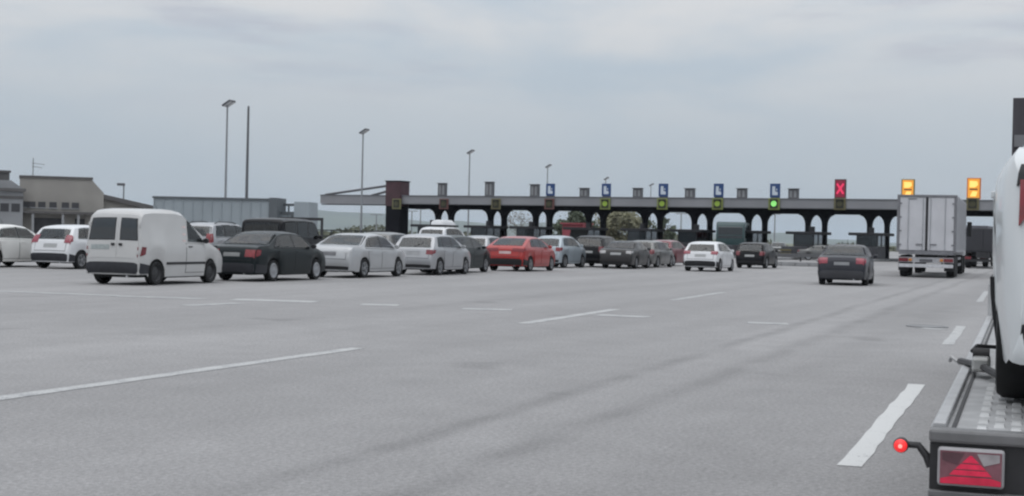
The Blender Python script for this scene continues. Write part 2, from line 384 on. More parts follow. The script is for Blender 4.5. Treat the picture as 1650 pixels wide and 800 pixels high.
def add_wheel(root, x, y, r, style, side):
    ty, rm = wheel_meshes(r, style)
    w_ = obj_of('wheel', ty, root, (x, y, r))
    o = obj_of('rim', rm, w_)
    if side < 0: o.rotation_euler = (0, 0, math.pi)
    return w_
class Body:
    """lofted car shell; rings run sill -> shoulder -> roof centre"""
    def __init__(s, K, sx, sy, sz):
        s.K = K; s.sx, s.sy, s.sz = sx, sy, sz
        s.L = K['L']*sx; s.W = K['W']*sy; s.H = K['H']*sz
        pr = fillet([(x*sx, z*sz) for x, z in K['prof']])
        s.r = K['wr']*(.5+.5*sz); s.wx = [x*sx for x in K['wx']]
        arch = s.r*1.17; xs = []
        for xw in s.wx: xs += [xw + arch*math.cos(math.pi*k/12) for k in range(13)]
        st = []
        for i in range(len(pr)-1):
            (xa, za), (xb, zb) = pr[i], pr[i+1]
            k = max(1, int(math.hypot(xb-xa, zb-za)/.13))
            ts = {j/k for j in range(k)}
            if xb-xa > .02: ts |= {(x-xa)/(xb-xa) for x in xs if xa < x < xb}
            for t in sorted(ts): st.append((xa+(xb-xa)*t, za+(zb-za)*t))
        st.append(pr[-1]); s.st = st; s.arch = arch
        s.imax = max(range(len(st)), key=lambda i: st[i][1])
        s.rings = [s.ring(x, z, i) for i, (x, z) in enumerate(st)]
    def belt(s, x):
        a, b = s.K['belt']; return (a + (b-a)*max(0, min(1, x/s.L)))*s.sz
    def plan(s, x):
        u = x/s.L; w_ = s.W/2
        if u < .3: w_ *= 1 - .075*((.3-u)/.3)**2
        if u > .62: w_ *= 1 - .16*((u-.62)/.38)**2.2
        e = min(x, s.L-x)
        if e < .16: w_ -= .07*(1-max(e, 0)/.16)**2
        return w_
    def sill(s, x):
        z = .20*s.sz + (.06 if s.K is KIND['jeep'] or s.K is KIND['suv'] else 0)
        e = min(x, s.L-x)
        if e < .35: z = max(z, s.K['prof'][0][1]*s.sz-.04)
        for xw in s.wx:
            d = abs(x-xw)
            if d < s.arch: z = max(z, s.r + math.sqrt(max(0, s.arch**2-d*d)) )
        return z
    def ring(s, x, zt, i):
        b = s.belt(x); zb = min(b, zt-.018); zs = min(s.sill(x), zb-.03); wp = s.plan(x)
        g_ = max(0, min(1, (zt-b)/(s.H-b)))
        wt = wp*(.965 - s.K['tum']*g_)
        lz = lambda t: zs+(zb-zs)*t
        return [Vector((x, wp*.945, zs)), Vector((x, wp*.985, lz(.28))), Vector((x, wp, lz(.60))), Vector((x, wp*.992, lz(.90))), Vector((x, wp*.965, zb)),
                Vector((x, wt, zb+(zt-zb)*(.86 if g_ > 0 else .5))), Vector((x, wt-.05-.05*g_, zt-.012-.012*g_)), Vector((x, wt*.55, zt-.004)), Vector((x, 0, zt))]
    def ring_at(s, f):
        f = max(0, min(len(s.rings)-1.001, f)); i = int(f); t = f-i
        return [a.lerp(b, t) for a, b in zip(s.rings[i], s.rings[i+1])]
    def st_by_x(s, x):
        for i in range(len(s.st)-1):
            if s.st[i][0] <= x <= s.st[i+1][0] and s.st[i+1][0] > s.st[i][0] and s.st[i][1] > .5: return i+(x-s.st[i][0])/(s.st[i+1][0]-s.st[i][0])
        return len(s.st)-1.01 if x > s.L/2 else 3
    def st_by_z(s, z, front=False):
        if front:
            for i in range(len(s.st)-2, s.imax, -1):
                if s.st[i+1][1] <= z <= s.st[i][1]: return i+(s.st[i][1]-z)/max(1e-6, s.st[i][1]-s.st[i+1][1])
            return len(s.st)-2
        for i in range(s.imax):
            if s.st[i][1] <= z <= s.st[i+1][1]: return i+(z-s.st[i][1])/max(1e-6, s.st[i+1][1]-s.st[i][1])
        return s.imax
    def side(s, x, z, sd):
        rg = s.ring_at(s.st_by_x(x)); z = min(z, rg[6].z)
        for a, b in zip(rg[:6], rg[1:7]):
            if z <= b.z: break
        t = max(0, min(1, (z-a.z)/max(1e-6, b.z-a.z))); p = a.lerp(b, t)
        return Vector((p.x, p.y*sd, z))
    def across(s, f, y):
        rg = s.ring_at(f); yy = abs(y)
        for a, b in zip(rg[:3:-1], rg[7:2:-1]):
            if yy <= b.y: break
        t = max(0, min(1, (yy-a.y)/max(1e-6, b.y-a.y))); p = a.lerp(b, t)
        return Vector((p.x, p.y*(1 if y >= 0 else -1), p.z))
    def patch(s, fn, quad, nu, nv, off, outward, skirt=.02):
        """bilinear quad (4 corners in parameter space) laid on the shell, raised by off, with a rim going down into it"""
        (a0, a1), (b0, b1), (c0, c1), (d0, d1) = quad
        P = []
        for j in range(nv+1):
            row = []
            for i in range(nu+1):
                u, v = i/nu, j/nv
                p0 = (1-u)*(1-v)*a0+u*(1-v)*b0+u*v*c0+(1-u)*v*d0; p1 = (1-u)*(1-v)*a1+u*(1-v)*b1+u*v*c1+(1-u)*v*d1
                row.append(fn(p0, p1))
            P.append(row)
        mb = MB(); vs = []; O_ = Vector(outward)
        for j in range(nv+1):
            for i in range(nu+1):
                du = P[j][min(i+1, nu)]-P[j][max(i-1, 0)]; dv = P[min(j+1, nv)][i]-P[max(j-1, 0)][i]
                n_ = du.cross(dv)
                n_ = n_.normalized() if n_.length > 1e-9 else O_.normalized()
                if n_.dot(O_) < 0: n_ = -n_
                vs.append((P[j][i]+n_*off, P[j][i]-n_*skirt))
        W_ = nu+1
        rim = [i for i in range(W_)] + [j*W_+nu for j in range(1, nv+1)] + [nv*W_+i for i in range(nu-1, -1, -1)] + [j*W_ for j in range(nv-1, 0, -1)]
        top = [a for a, b in vs]; k = len(top)
        fs = [(j*W_+i, j*W_+i+1, (j+1)*W_+i+1, (j+1)*W_+i) for j in range(nv) for i in range(nu)]
        low = [vs[i][1] for i in rim]
        fs += [(rim[i], rim[(i+1) % len(rim)], k+(i+1) % len(rim), k+i) for i in range(len(rim))]
        return mb.add(top+low, fs)
CARS = "vehicles at the toll plaza"
def car(name, label, cat, kind, pos, heading, paint_mat, size=None, wheels='spoke', tail=TAIL, bumper=None, roof_rails=False, trim=False, tailq=None, plate=True, rear_mat=None, z=0, glass=None, sidetail=True, highlamp=True, pmat=None, mirrors=True):
    K = KIND[kind]; L, W, H = size or (K['L'], K['W'], K['H'])
    sx, sy, sz = L/K['L'], W/K['W'], H/K['H']; B = Body(K, sx, sy, sz); gl = glass or CGLASS
    root = thing(name, label, cat, (pos[0], pos[1], z), rotz_of(heading), CARS)
    # shell
    mb = MB(); nr = len(B.rings); full = []
    for rg in B.rings: full.append([Vector((p.x, -p.y, p.z)) for p in rg[:-1]] + [rg[-1]] + [p for p in rg[-2::-1]])
    m_ = len(full[0]); vs = [p for rg in full for p in rg]
    # window openings: faces that meet a pane are cut into small cells and the cells under the pane left out
    def inq(q, u, v):
        sg = 0
        for (x0, y0), (x1, y1) in zip(q, q[1:]+q[:1]):
            c = (x1-x0)*(v-y0)-(y1-y0)*(u-x0)
            if c*sg < 0: return False
            sg = c if abs(c) > 1e-9 else sg
        return True
    zt0 = lambda x: B.ring_at(B.st_by_x(x))[5].z - .02
    SQ = [[(a*sx+.02, B.belt(a*sx)+.05), (b*sx-.02, B.belt(b*sx)+.05), (d*sx-.015, zt0(d*sx)-.012), (c*sx+.015, zt0(c*sx)-.012)] for (a, b, c, d) in K['wins']]
    RQ = WQ = None
    if K['rwin']:
        za, zb_ = K['rwin'][0]*sz, K['rwin'][1]*sz
        ya = B.ring_at(B.st_by_z(za))[6].y-.05; yb = B.ring_at(B.st_by_z(zb_))[6].y-.05
        if kind in ('hatch', 'wagon', 'suv', 'jeep', 'fastback'): ya = min(ya, B.ring_at(B.st_by_z(za+.08))[6].y-.07)
        RQ = [(-ya, za+.012), (ya, za+.012), (yb, zb_-.012), (-yb, zb_-.012)]
    xa, xb = K['wscr'][0]*sx+.015, K['wscr'][1]*sx-.015
    ya = B.ring_at(B.st_by_x(xb))[6].y-.05; yb = B.ring_at(B.st_by_x(xa))[6].y-.05
    WQ = [(-ya, xb), (ya, xb), (yb, xa), (-yb, xa)]
    fs = []
    for i in range(nr-1):
        for k in range(m_-1):
            A4 = [full[i][k], full[i+1][k], full[i+1][k+1], full[i][k+1]]; kk = min(k, m_-2-k)
            test = None
            if kk == 4 and B.st[i][1] > .6: test = lambda p: any(inq(q, p.x, p.z) for q in SQ)
            elif kk in (6, 7) and i < B.imax and RQ: test = lambda p: inq(RQ, p.y, p.z)
            elif kk in (6, 7) and i >= B.imax: test = lambda p: inq(WQ, p.y, p.x)
            if test:
                NU, NV = 5, 7; cells = []
                for a in range(NU):
                    for b in range(NV):
                        P4 = []
                        for (u, v) in ((a, b), (a+1, b), (a+1, b+1), (a, b+1)):
                            u /= NU; v /= NV; P4.append(A4[0]*(1-u)*(1-v)+A4[1]*u*(1-v)+A4[2]*u*v+A4[3]*(1-u)*v)
                        cells.append((P4, test((P4[0]+P4[1]+P4[2]+P4[3])/4)))
                if any(h for _, h in cells):
                    for P4, h in cells:
                        if not h: n0 = len(vs); vs += P4; fs.append((n0, n0+1, n0+2, n0+3))
                    continue
            fs.append((i*m_+k, (i+1)*m_+k, (i+1)*m_+k+1, i*m_+k+1))
    fs += [tuple(range(m_-1, -1, -1)), tuple((nr-1)*m_+k for k in range(m_))]
    mb.add(vs, fs); mb.build('body', paint_mat, root, smooth=38)
    hw = B.W/2
    MB().box(.12, B.L-.15, -hw+.27, hw-.27, .19*sz, B.belt(1)-.10).build('underbody', UNDER, root)
    MB().box(B.wx[0]+B.arch+.02, B.wx[1]-B.arch-.02, -hw+.10, hw-.10, .17*sz, .34*sz).build('sill_panel', PLASTIC if bumper else UNDER, root)
    for xw in B.wx:
        for sd in (1, -1): add_wheel(root, xw, sd*(hw-.135), B.r, wheels, sd)
    out_s = lambda sd: (0, sd, .15)
    wt_ = B.rings[B.imax][5].z
    # glass
    for sd in (1, -1):
        zt = lambda x: B.ring_at(B.st_by_x(x))[5].z - .02
        for w0, w1 in zip(K['wins'], K['wins'][1:]):
            (x0, x1), (x3, x2) = (w0[1]*sx+.001, w1[0]*sx-.001), (w0[3]*sx+.001, w1[2]*sx-.001)
            B.patch(lambda x, z_: B.side(x, z_, sd), [(x0, B.belt(x0)+.036), (x1, B.belt(x1)+.036), (x2, zt(x2)), (x3, zt(x3))], 2, 4, .009, out_s(sd)).build('pillar_trim', PLASTIC, root, smooth=40)
        for (a, b, c, d) in K['wins']:
            zt = lambda x: B.ring_at(B.st_by_x(x))[5].z - .02
            q = [(a*sx, B.belt(a*sx)+.035), (b*sx, B.belt(b*sx)+.035), (d*sx, zt(d*sx)), (c*sx, zt(c*sx))]
            B.patch(lambda x, z_: B.side(x, z_, sd), q, 8, 4, .010, out_s(sd)).build('side_window', gl, root, smooth=40)
        for (a, b, c, d) in K['doors']:
            q = [(a*sx, .30*sz), (b*sx, .30*sz), (d*sx, B.belt(d*sx)-.015), (c*sx, B.belt(c*sx)-.015)]
            gq = [(q[0][0]-.014, q[0][1]-.014), (q[1][0]+.014, q[1][1]-.014), (q[2][0]+.014, q[2][1]+.008), (q[3][0]-.014, q[3][1]+.008)]
            dgap = B.patch(lambda x, z_: B.side(x, z_, sd), gq, 6, 6, .003, out_s(sd))
            dr = B.patch(lambda x, z_: B.side(x, z_, sd), q, 6, 6, .008, out_s(sd)).build('door', paint_mat, root, smooth=40)
            dgap.build('door_gap', PLASTIC, dr)
            hx, hz = (c+.18)*sx, B.belt(c*sx)-.10
            p = B.side(hx, hz, sd)
            MB().box(p.x-.09, p.x+.09, p.y-.02, p.y+.022, p.z-.016, p.z+.016).build('door_handle', PLASTIC if wheels == 'steel' else paint_mat, dr, bevel=.006) if sd > 0 else \
            MB().box(p.x-.09, p.x+.09, p.y-.022, p.y+.02, p.z-.016, p.z+.016).build('door_handle', PLASTIC if wheels == 'steel' else paint_mat, dr, bevel=.006)
        if trim:
            a, b = B.wx[0]+B.arch+.03, B.wx[1]-B.arch-.03
            B.patch(lambda x, z_: B.side(x, z_, sd), [(a, .50*sz), (b, .50*sz), (b, .56*sz), (a, .56*sz)], 10, 1, .018, out_s(sd)).build('side_moulding', PLASTIC, root)
        # mirror
        mx = K['wscr'][0]*sx + (.36 if kind != 'jeep' else .12); p = B.side(mx, B.belt(mx), sd)
        if mirrors:
            mo = MB().lathe([(-.045, .001), (-.045, .07), (0, .085), (.05, .065), (.08, .001)], 14, 'x'); mo.v = [(a_, b_*1.15, c_*.85) for a_, b_, c_ in mo.v]
            mo.build('mirror', PLASTIC if wheels in ('steel', 'cover') else paint_mat, root, smooth=50, loc=(p.x, p.y+sd*.10, p.z+.08))
        # lamps
        for (ya, yb, za, zb_) in (tailq or K['tail']):
            fn = lambda y, z_: B.across(B.st_by_z(z_), y)
            ymax = min(B.across(B.st_by_z(zb_*sz), 9).y, B.across(B.st_by_z(za*sz), 9).y)-.005
            tl = B.patch(fn, [(sd*ya*sy, za*sz), (sd*min(yb*sy, ymax), za*sz), (sd*min(yb*sy, ymax), zb_*sz), (sd*ya*sy, zb_*sz)], 6, 5, .014, (-1, 0, .2)).build('tail_light', tail, root, smooth=40)
            if sidetail:
                q = [(.035, za*sz), (.20, (za+.05)*sz), (.24, zb_*sz-.01), (.06+zb_*.03, zb_*sz)]
                B.patch(lambda x, z_: B.side(max(x, B.st[int(B.st_by_z(za*sz))][0]+.03), z_, sd), q, 5, 4, .012, out_s(sd)).build('lamp_wrap', tail, tl, smooth=40)
        fz = B.K['belt'][1]*sz
        fn = lambda y, z_: B.across(B.st_by_z(z_, True), y)
        B.patch(fn, [(sd*.42*sy, .66*sz*K['H']/1.45), (sd*.70*sy, .66*sz*K['H']/1.45), (sd*.68*sy, .78*sz*K['H']/1.45), (sd*.42*sy, .74*sz*K['H']/1.45)], 5, 3, .012, (1, 0, .3)).build('headlight', LAMPW, root, smooth=40)
    fn = lambda y, z_: B.across(B.st_by_z(z_), y)
    if K['rwin']:
        za, zb_ = K['rwin'][0]*sz, K['rwin'][1]*sz
        ya = B.ring_at(B.st_by_z(za))[6].y-.03; yb = B.ring_at(B.st_by_z(zb_))[6].y-.03
        if kind in ('hatch', 'fastback', 'wagon', 'suv', 'jeep'): ya = min(ya, B.ring_at(B.st_by_z(za+.08))[6].y-.05)
        rw = B.patch(fn, [(-ya, za), (ya, za), (yb, zb_), (-yb, zb_)], 12, 6, .008, (-1, 0, .5)).build('rear_window', gl, root, smooth=40)
        if kind in ('hatch', 'suv', 'wagon'):
            p = B.across(B.st_by_z(za+.02), 0)
            wp_ = MB().tube([(p.x-.02, 0, p.z), (p.x+.09, -.30, p.z+.12)], .012, 6).build('wiper', PLASTIC, rw)
    xa, xb = K['wscr'][0]*sx, K['wscr'][1]*sx
    fx = lambda y, x: B.across(B.st_by_x(x), y)
    ya = B.ring_at(B.st_by_x(xb))[6].y-.03; yb = B.ring_at(B.st_by_x(xa))[6].y-.03
    B.patch(fx, [(-ya, xb), (ya, xb), (yb, xa), (-yb, xa)], 10, 6, .008, (.6, 0, 1)).build('windscreen', gl, root, smooth=40)
    # bumpers and plate
    zb0 = K['prof'][0][1]-.0+.003; zb1 = K['prof'][2][1]+(-.06 if bumper else -.20)
    yw = B.across(B.st_by_z((zb0+.06)*sz), 9).y - .015
    B.patch(fn, [(-yw, zb0*sz), (yw, zb0*sz), (yw, zb1*sz), (-yw, zb1*sz)], 14, 4, .03 if bumper else .012, (-1, 0, 0), .04).build('rear_bumper', bumper or PLASTIC, root, smooth=45)
    if bumper:
        for sd in (1, -1):
            xe = B.wx[0]-B.arch-.015; zb2 = (zb1-.02)*sz
            B.patch(lambda x, z_: B.side(x, z_, sd), [(.05, zb0*sz-.02), (xe, zb0*sz-.02), (xe, zb2-.05), (.05, zb2)], 5, 4, .016, (0, sd, 0), .03).build('bumper_corner', bumper, root, smooth=45)
    if K['rwin']:
        z0, z1 = K['prof'][2][1]*sz+.03, K['rwin'][0]*sz-.05; yg = .60*sy
        tg_ = B.patch(fn, [(-yg, z0), (yg, z0), (yg, z1), (-yg, z1)], 8, 6, .007, (-1, 0, .2)).build('tailgate', paint_mat, root, smooth=40)
        B.patch(fn, [(-yg-.014, z0-.014), (yg+.014, z0-.014), (yg+.014, z1), (-yg-.014, z1)], 8, 6, .003, (-1, 0, .2)).build('tailgate_gap', PLASTIC, tg_)
    if K['plate'] and plate:
        za, zb_, yh = K['plate']; pz = (za*sz, za*sz+.11)
        B.patch(fn, [(-yh, pz[0]), (yh, pz[0]), (yh, pz[1]), (-yh, pz[1])], 4, 2, .016, (-1, 0, .2)).build('number_plate', pmat or PLATE, root)
    MB().tube([(.16, -.42*sy, .23*sz), (.0, -.42*sy, .22*sz)], .028, 8).build('exhaust_pipe', CHROME, root)
    # seats and dashboard seen through the glass
    if kind != 'van':
        xs_ = K['wscr'][0]*sx; bz = B.belt(xs_); sw = B.W*.155
        for x, ys in ((xs_-.55, (-.21, .21)), (xs_-1.42, (-.26, 0, .26))):
            for y in ys:
                yy = y*B.W; st_ = MB().prism([(x-.10, bz-.14), (x+.10, bz-.14), (x-.02, bz+.10), (x-.15, bz+.10)], 'y', yy-sw*.85, yy+sw*.85).build('seat', SEAT, root, bevel=.03)
                MB().box(x-.16, x-.04, yy-.11, yy+.11, bz+.12, bz+.27).build('headrest', SEAT, st_, bevel=.035)
        MB().box(K['wscr'][1]*sx-.55, K['wscr'][1]*sx-.12, -hw+.2, hw-.2, bz-.12, bz-.02).build('dashboard', SEAT, root, bevel=.03)
    if K['plate'] and plate and kind != 'jeep':
        za, zb_, yh = K['plate']; z0 = za*sz+.125
        B.patch(fn, [(-yh, z0), (yh, z0), (yh, z0+.028), (-yh, z0+.028)], 4, 1, .020, (-1, 0, .2)).build('boot_trim', paint_mat, root)
    p = B.across(B.st_by_x(K['wscr'][0]*sx-.45), 0)
    MB().tube([(p.x, 0, p.z-.01), (p.x-.16, 0, p.z+.20)], .006, 5).build('roof_aerial', PLASTIC, root)
    if roof_rails:
        for sd in (1, -1):
            x0, x1 = .62*sx, K['wscr'][0]*sx-.25; k = 6; pts = []
            for i in range(k+1):
                x = x0+(x1-x0)*i/k; rg = B.ring_at(B.st_by_x(x)); pts.append((x, sd*(rg[6].y-.03), rg[6].z+(.012 if i in (0, k) else .055)))
            MB().tube(pts, .018, 6).build('roof_rail', PLASTIC, root, smooth=50)
    root['_shell'] = 0; del root['_shell']
    return root, B
WHITE = paint('white_paint', (.64, .645, .66), 0, .4); WHITEV = paint('van_white_paint', (.48, .475, .47), 0, .5); WHITEW = paint('warm_white_paint', (.70, .69, .665), 0, .48)
SILVER = paint('silver_paint', (.36, .365, .38), .45, .36); SILVER2 = paint('light_silver_paint', (.44, .445, .455), .4, .38); PALEB = paint('pale_blue_silver_paint', (.34, .385, .42), .35, .38)
DGREEN = paint('dark_green_paint', (.008, .013, .015), .1); BLACK = paint('black_paint', (.006, .006, .008), .05); DGREY = paint('dark_grey_paint', (.035, .036, .044), .3)
DBROWN = paint('dark_brown_grey_paint', (.045, .043, .043), .3); MGREY = paint('mid_grey_paint', (.15, .15, .147), .4); REDP = paint('red_paint', (.34, .018, .016), .1); DRED = paint('dark_red_paint', (.15, .016, .026), .1)
TEALB = paint('dark_teal_paint', (.02, .028, .03), .2)
DBUMP = mat('dark_bumper_plastic', (.024, .025, .031), .6, 0, .2, 6)
def axle(px, py, kind, heading=ROAD, L=None):
    """rear axle centre on the ground -> position of the rear bumper"""
    p = gnd(px, py); K = KIND[kind]; x = K['wx'][0]*((L or K['L'])/K['L'])
    return (p.x-math.sin(heading)*x, p.y-math.cos(heading)*x)
def axle_d(px, depth, kind, heading=ROAD, L=None):
    p = at_depth(px, 400, depth); K = KIND[kind]; x = K['wx'][0]*((L or K['L'])/K['L'])
    return (p.x-math.sin(heading)*x, p.y-math.cos(heading)*x)
def A(deg): return R(deg)
# --- nearest row of the queue, from the left edge
car('sedan_car', 'silver sedan at the left edge, cut off by the frame, behind the white hatchback', 'car', 'sedan', axle(-39, 430.5, 'sedan'), ROAD, WHITEW, (4.4, 1.72, 1.46))
car('hatchback_car', 'white hatchback with a tall red tail light left of the white panel van', 'car', 'hatch', axle(99, 433, 'hatch'), ROAD, WHITE, (3.95, 1.72, 1.50), tail=TAILP, bumper=DBUMP, tailq=[(.52, .80, .86, 1.12)])
van, VB = car('panel_van', 'white panel van with two dark rear door windows and a dark bumper', 'van', 'van', axle(206, 458.5, 'van', A(18.5)), A(18.5), WHITEV, (4.25, 1.74, 1.93), wheels='steel', tail=TAILD, bumper=DBUMP, trim=True)
# rear doors of the van
fnv = lambda y, z_: VB.across(VB.st_by_z(z_), y)
sz = VB.sz
for (y0, y1, ys) in ((-.10, .74, 1), (-.13, -.74, -1)):
    d = VB.patch(fnv, [(y0, .66*sz), (y1, .66*sz), (y1*.93, 1.70*sz), (y0, 1.70*sz)], 6, 10, .010, (-1, 0, .2)).build('rear_door', WHITEV, van, smooth=40)
    q = [(y0+ys*.07, 1.10*sz), (y1-ys*.05, 1.10*sz), (y1*.90-ys*.04, 1.60*sz), (y0+ys*.07, 1.60*sz)]
    VB.patch(fnv, [(q[0][0]-ys*.02, q[0][1]-.02), (q[1][0]+ys*.02, q[1][1]-.02), (q[2][0]+ys*.02, q[2][1]+.02), (q[3][0]-ys*.02, q[3][1]+.02)], 6, 6, .014, (-1, 0, .2)).build('window_seal', PLASTIC, d)
    VB.patch(fnv, q, 6, 6, .018, (-1, 0, .2)).build('window_pane', GLASS, d, smooth=40)
    p = fnv(y0+ys*.10, .98*sz)
    MB().box(p.x-.05, p.x-.005, min(y0+ys*.05, y0+ys*.14), max(y0+ys*.05, y0+ys*.14), p.z-.03, p.z+.03).build('door_handle', PLASTIC, d, bevel=.008)
    for hz in (.80, 1.5):
        p = fnv(y1*.97, hz*sz); MB().box(p.x-.03, p.x+.02, p.y-.03, p.y+.03, p.z-.05, p.z+.05).build('hinge', WHITEV, d, bevel=.008)
VB.patch(fnv, [(.10, .86*sz), (.62, .86*sz), (.62, .97*sz), (.10, .97*sz)], 4, 2, .018, (-1, 0, .2)).build('number_plate', mat('dirty_plate', (.30, .33, .33), .5, 0, .15, 12), van)
# faint old lettering shadow on the cab side: a worn reddish decal
DECAL = mat('faded_decal', (.62, .50, .48), .6, 0, .2, 14)
for i, zz in enumerate((1.40, 1.22, 1.06)):
    VB.patch(lambda x, z_: VB.side(x, z_, -1), [(1.92, zz*sz), (2.10-.02*i, zz*sz), (2.10-.02*i, (zz+.05)*sz), (1.92, (zz+.05)*sz)], 2, 1, .003, (0, -1, .1), .004).build('decal', DECAL, van)
car('sedan_car', 'dark green black sedan with red tail lights beside the white panel van', 'car', 'sedan', axle(400, 452.5, 'sedan'), ROAD, DGREEN, (4.45, 1.73, 1.43), wheels='cover', tail=TAIL, bumper=DBUMP, tailq=[(.42, .80, .70, .90)], pmat=mat('greyed_plate', (.20, .205, .205), .5))
car('sedan_car', 'bright silver sedan between the dark green sedan and the silver hatchback', 'car', 'sedan', axle(550, 447, 'sedan'), ROAD, SILVER2, (4.5, 1.74, 1.43), tail=SILVER2, tailq=[(.50, .76, .80, .90)], plate=True, pmat=mat('shaded_plate', (.15, .15, .16), .5))
car('hatchback_car', 'silver hatchback with a wide rear window and dark red tail lights', 'car', 'hatch', axle(676, 443, 'hatch', L=3.9), ROAD, SILVER, (3.9, 1.68, 1.47), tail=TAILD, tailq=[(.50, .80, .74, .90)], pmat=mat('silvered_plate', (.30, .305, .315), .5))
car('wagon_car', 'dark green grey car just behind the silver hatchback, left of the red car', 'car', 'wagon', axle(712, 439.5, 'wagon'), ROAD, TEALB, (4.3, 1.74, 1.44), tail=TAILD)
car('hatchback_car', 'bright red car in the middle of the queue', 'car', 'fastback', axle(823, 437, 'fastback', L=4.2), A(21), REDP, (4.2, 1.82, 1.46), tail=TAIL, bumper=PLASTIC, tailq=[(.30, .82, .80, .93)], pmat=mat('pale_red_plate', (.50, .36, .36), .5))
car('hatchback_car', 'small pale blue hatchback right behind the bright red car', 'car', 'hatch', axle(887, 431.5, 'hatch', A(24), 3.6), A(24), PALEB, (3.6, 1.60, 1.54))
car('off_road_car', 'dark tall car between the pale blue hatchback and the brown grey sedan', 'car', 'suv', axle(953, 430.5, 'suv', L=4.1), ROAD, BLACK, (4.1, 1.74, 1.58), tail=TAILD)
car('sedan_car', 'brown grey sedan with pale tail lights in the queue', 'car', 'sedan', axle(1000, 433, 'sedan'), A(18), DBROWN, (4.4, 1.74, 1.36), tail=mat('pale_lamp', (.40, .39, .39), .2, 0, .2, 12, .5), tailq=[(.50, .76, .78, .92)])
car('wagon_car', 'mid grey estate car right of the brown grey sedan', 'car', 'wagon', axle(1036, 431, 'wagon', A(22), 4.2), A(22), MGREY, (4.2, 1.70, 1.40), tail=TAILD)
car('hatchback_car', 'small dark red car partly hidden behind the moving white hatchback', 'car', 'hatch', axle(1064, 428.5, 'hatch', A(24), 3.9), A(24), DRED, (3.9, 1.66, 1.45))
car('hatchback_car', 'white hatchback with black rear window driving ahead, right of the queue', 'car', 'hatch', axle(1133, 437.5, 'hatch', A(21), 4.0), A(21), WHITE, (4.0, 1.74, 1.42), tail=TAILP, tailq=[(.48, .80, .84, 1.0)], bumper=PLASTIC)
car('off_road_car', 'black tall car driving ahead, right of the moving white hatchback', 'car', 'suv', axle(1212, 432.5, 'suv', A(22), 4.0), A(22), BLACK, (4.0, 1.70, 1.42), tail=TAILD)
car('sedan_car', 'dark grey sedan with pinkish tail lights alone in the open lanes', 'car', 'sedan', axle(1361, 459.5, 'sedan'), A(17.5), DGREY, (4.45, 1.74, 1.43), tail=mat('rosy_tail_lamp', (.24, .02, .04), .2, 0, .25, 12, .6), tailq=[(.48, .82, .76, .96)], bumper=mat('grey_black_bumper', (.045, .046, .052), .45), plate=True, pmat=mat('grey_plate', (.20, .205, .215), .5))
# --- cars further up the queue, seen over the nearest row
car('people_carrier', 'silver tall car with red tail lights behind the panel van bonnet', 'car', 'suv', axle_d(328, 62, 'suv', L=4.6), ROAD, SILVER, (4.6, 1.82, 1.74), roof_rails=True, tail=TAIL, tailq=[(.56, .84, .84, 1.22)])
car('off_road_car', 'boxy black hardtop off road car behind the dark green sedan', 'car', 'jeep', axle_d(436, 52, 'jeep'), ROAD, BLACK, (4.2, 1.84, 1.90), wheels='steel', glass=PGLASS)
car('hatchback_car', 'grey car seen over the bonnet of the bright silver sedan', 'car', 'hatch', axle_d(606, 60, 'hatch'), ROAD, MGREY, (4.0, 1.72, 1.50))
bus_, BB = car('minibus', 'white minibus carrying a white roof box behind the silver hatchback', 'van', 'suv', axle_d(702, 86, 'suv', L=4.8), ROAD, WHITE, (4.8, 1.86, 1.92), roof_rails=True)
car('hatchback_car', 'light grey car glimpsed left of the bright red car', 'car', 'hatch', axle_d(768, 74, 'hatch'), ROAD, SILVER, (4.0, 1.70, 1.46))
# roof box on the minibus
pb = Vector((bus_.location.x, bus_.location.y, 0)) + RD*2.0
rb = thing('roof_box', 'long white roof box strapped on top of the white minibus', 'roof box', (pb.x, pb.y, 1.99), rotz_of(ROAD))
mbx = MB(); secs = [(-1.05, .30, .10), (-.95, .40, .26), (-.3, .43, .33), (.5, .42, .31), (1.0, .36, .18), (1.12, .28, .08)]
vs = []; fs = []
for x, hw_, h in secs: vs += [(x, -hw_, .03), (x, -hw_*.97, h*.6), (x, -hw_*.75, h), (x, hw_*.75, h), (x, hw_*.97, h*.6), (x, hw_, .03)]
fs = [(i*6+k, i*6+(k+1) % 6, (i+1)*6+(k+1) % 6, (i+1)*6+k) for i in range(len(secs)-1) for k in range(6)] + [tuple(range(6)), tuple(30+k for k in range(6))]
mbx.add(vs, fs).build('lid', WHITE, rb, smooth=50)
for x in (-.55, .55):
    MB().box(x-.03, x+.03, -.72, .72, -.05, .028).build('cross_bar', PLASTIC, rb, bevel=.008)
    for sd in (1, -1): MB().box(x-.04, x+.04, sd*.68-.03, sd*.68+.03, -.085, -.05).build('foot', PLASTIC, rb)

# ------------------------------------------------------------------ articulated truck with white box trailer
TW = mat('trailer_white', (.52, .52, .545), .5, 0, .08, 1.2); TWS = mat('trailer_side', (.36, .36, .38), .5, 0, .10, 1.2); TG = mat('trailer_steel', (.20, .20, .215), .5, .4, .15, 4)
CHAS = mat('chassis_dark', (.03, .03, .033), .7, .1, .2, 5); AMB = mat('amber_lamp', (.55, .22, .06), .25, 0, .2, 14, .5)
HT = A(18.7)
pt = gnd(1491, 448.0)
tr = thing('box_trailer', 'white articulated lorry with twin rear doors waiting under the amber signs', 'lorry', (pt.x, pt.y, 0), rotz_of(HT), CARS)
W2 = 1.29; ZF, ZT = 1.18, 3.72
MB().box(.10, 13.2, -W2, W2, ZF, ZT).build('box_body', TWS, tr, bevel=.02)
MB().box(0, .10, -W2-.012, -W2+.10, ZF-.02, ZT+.012).build('corner_post', TG, tr); MB().box(0, .10, W2-.10, W2+.012, ZF-.02, ZT+.012).build('corner_post', TG, tr)
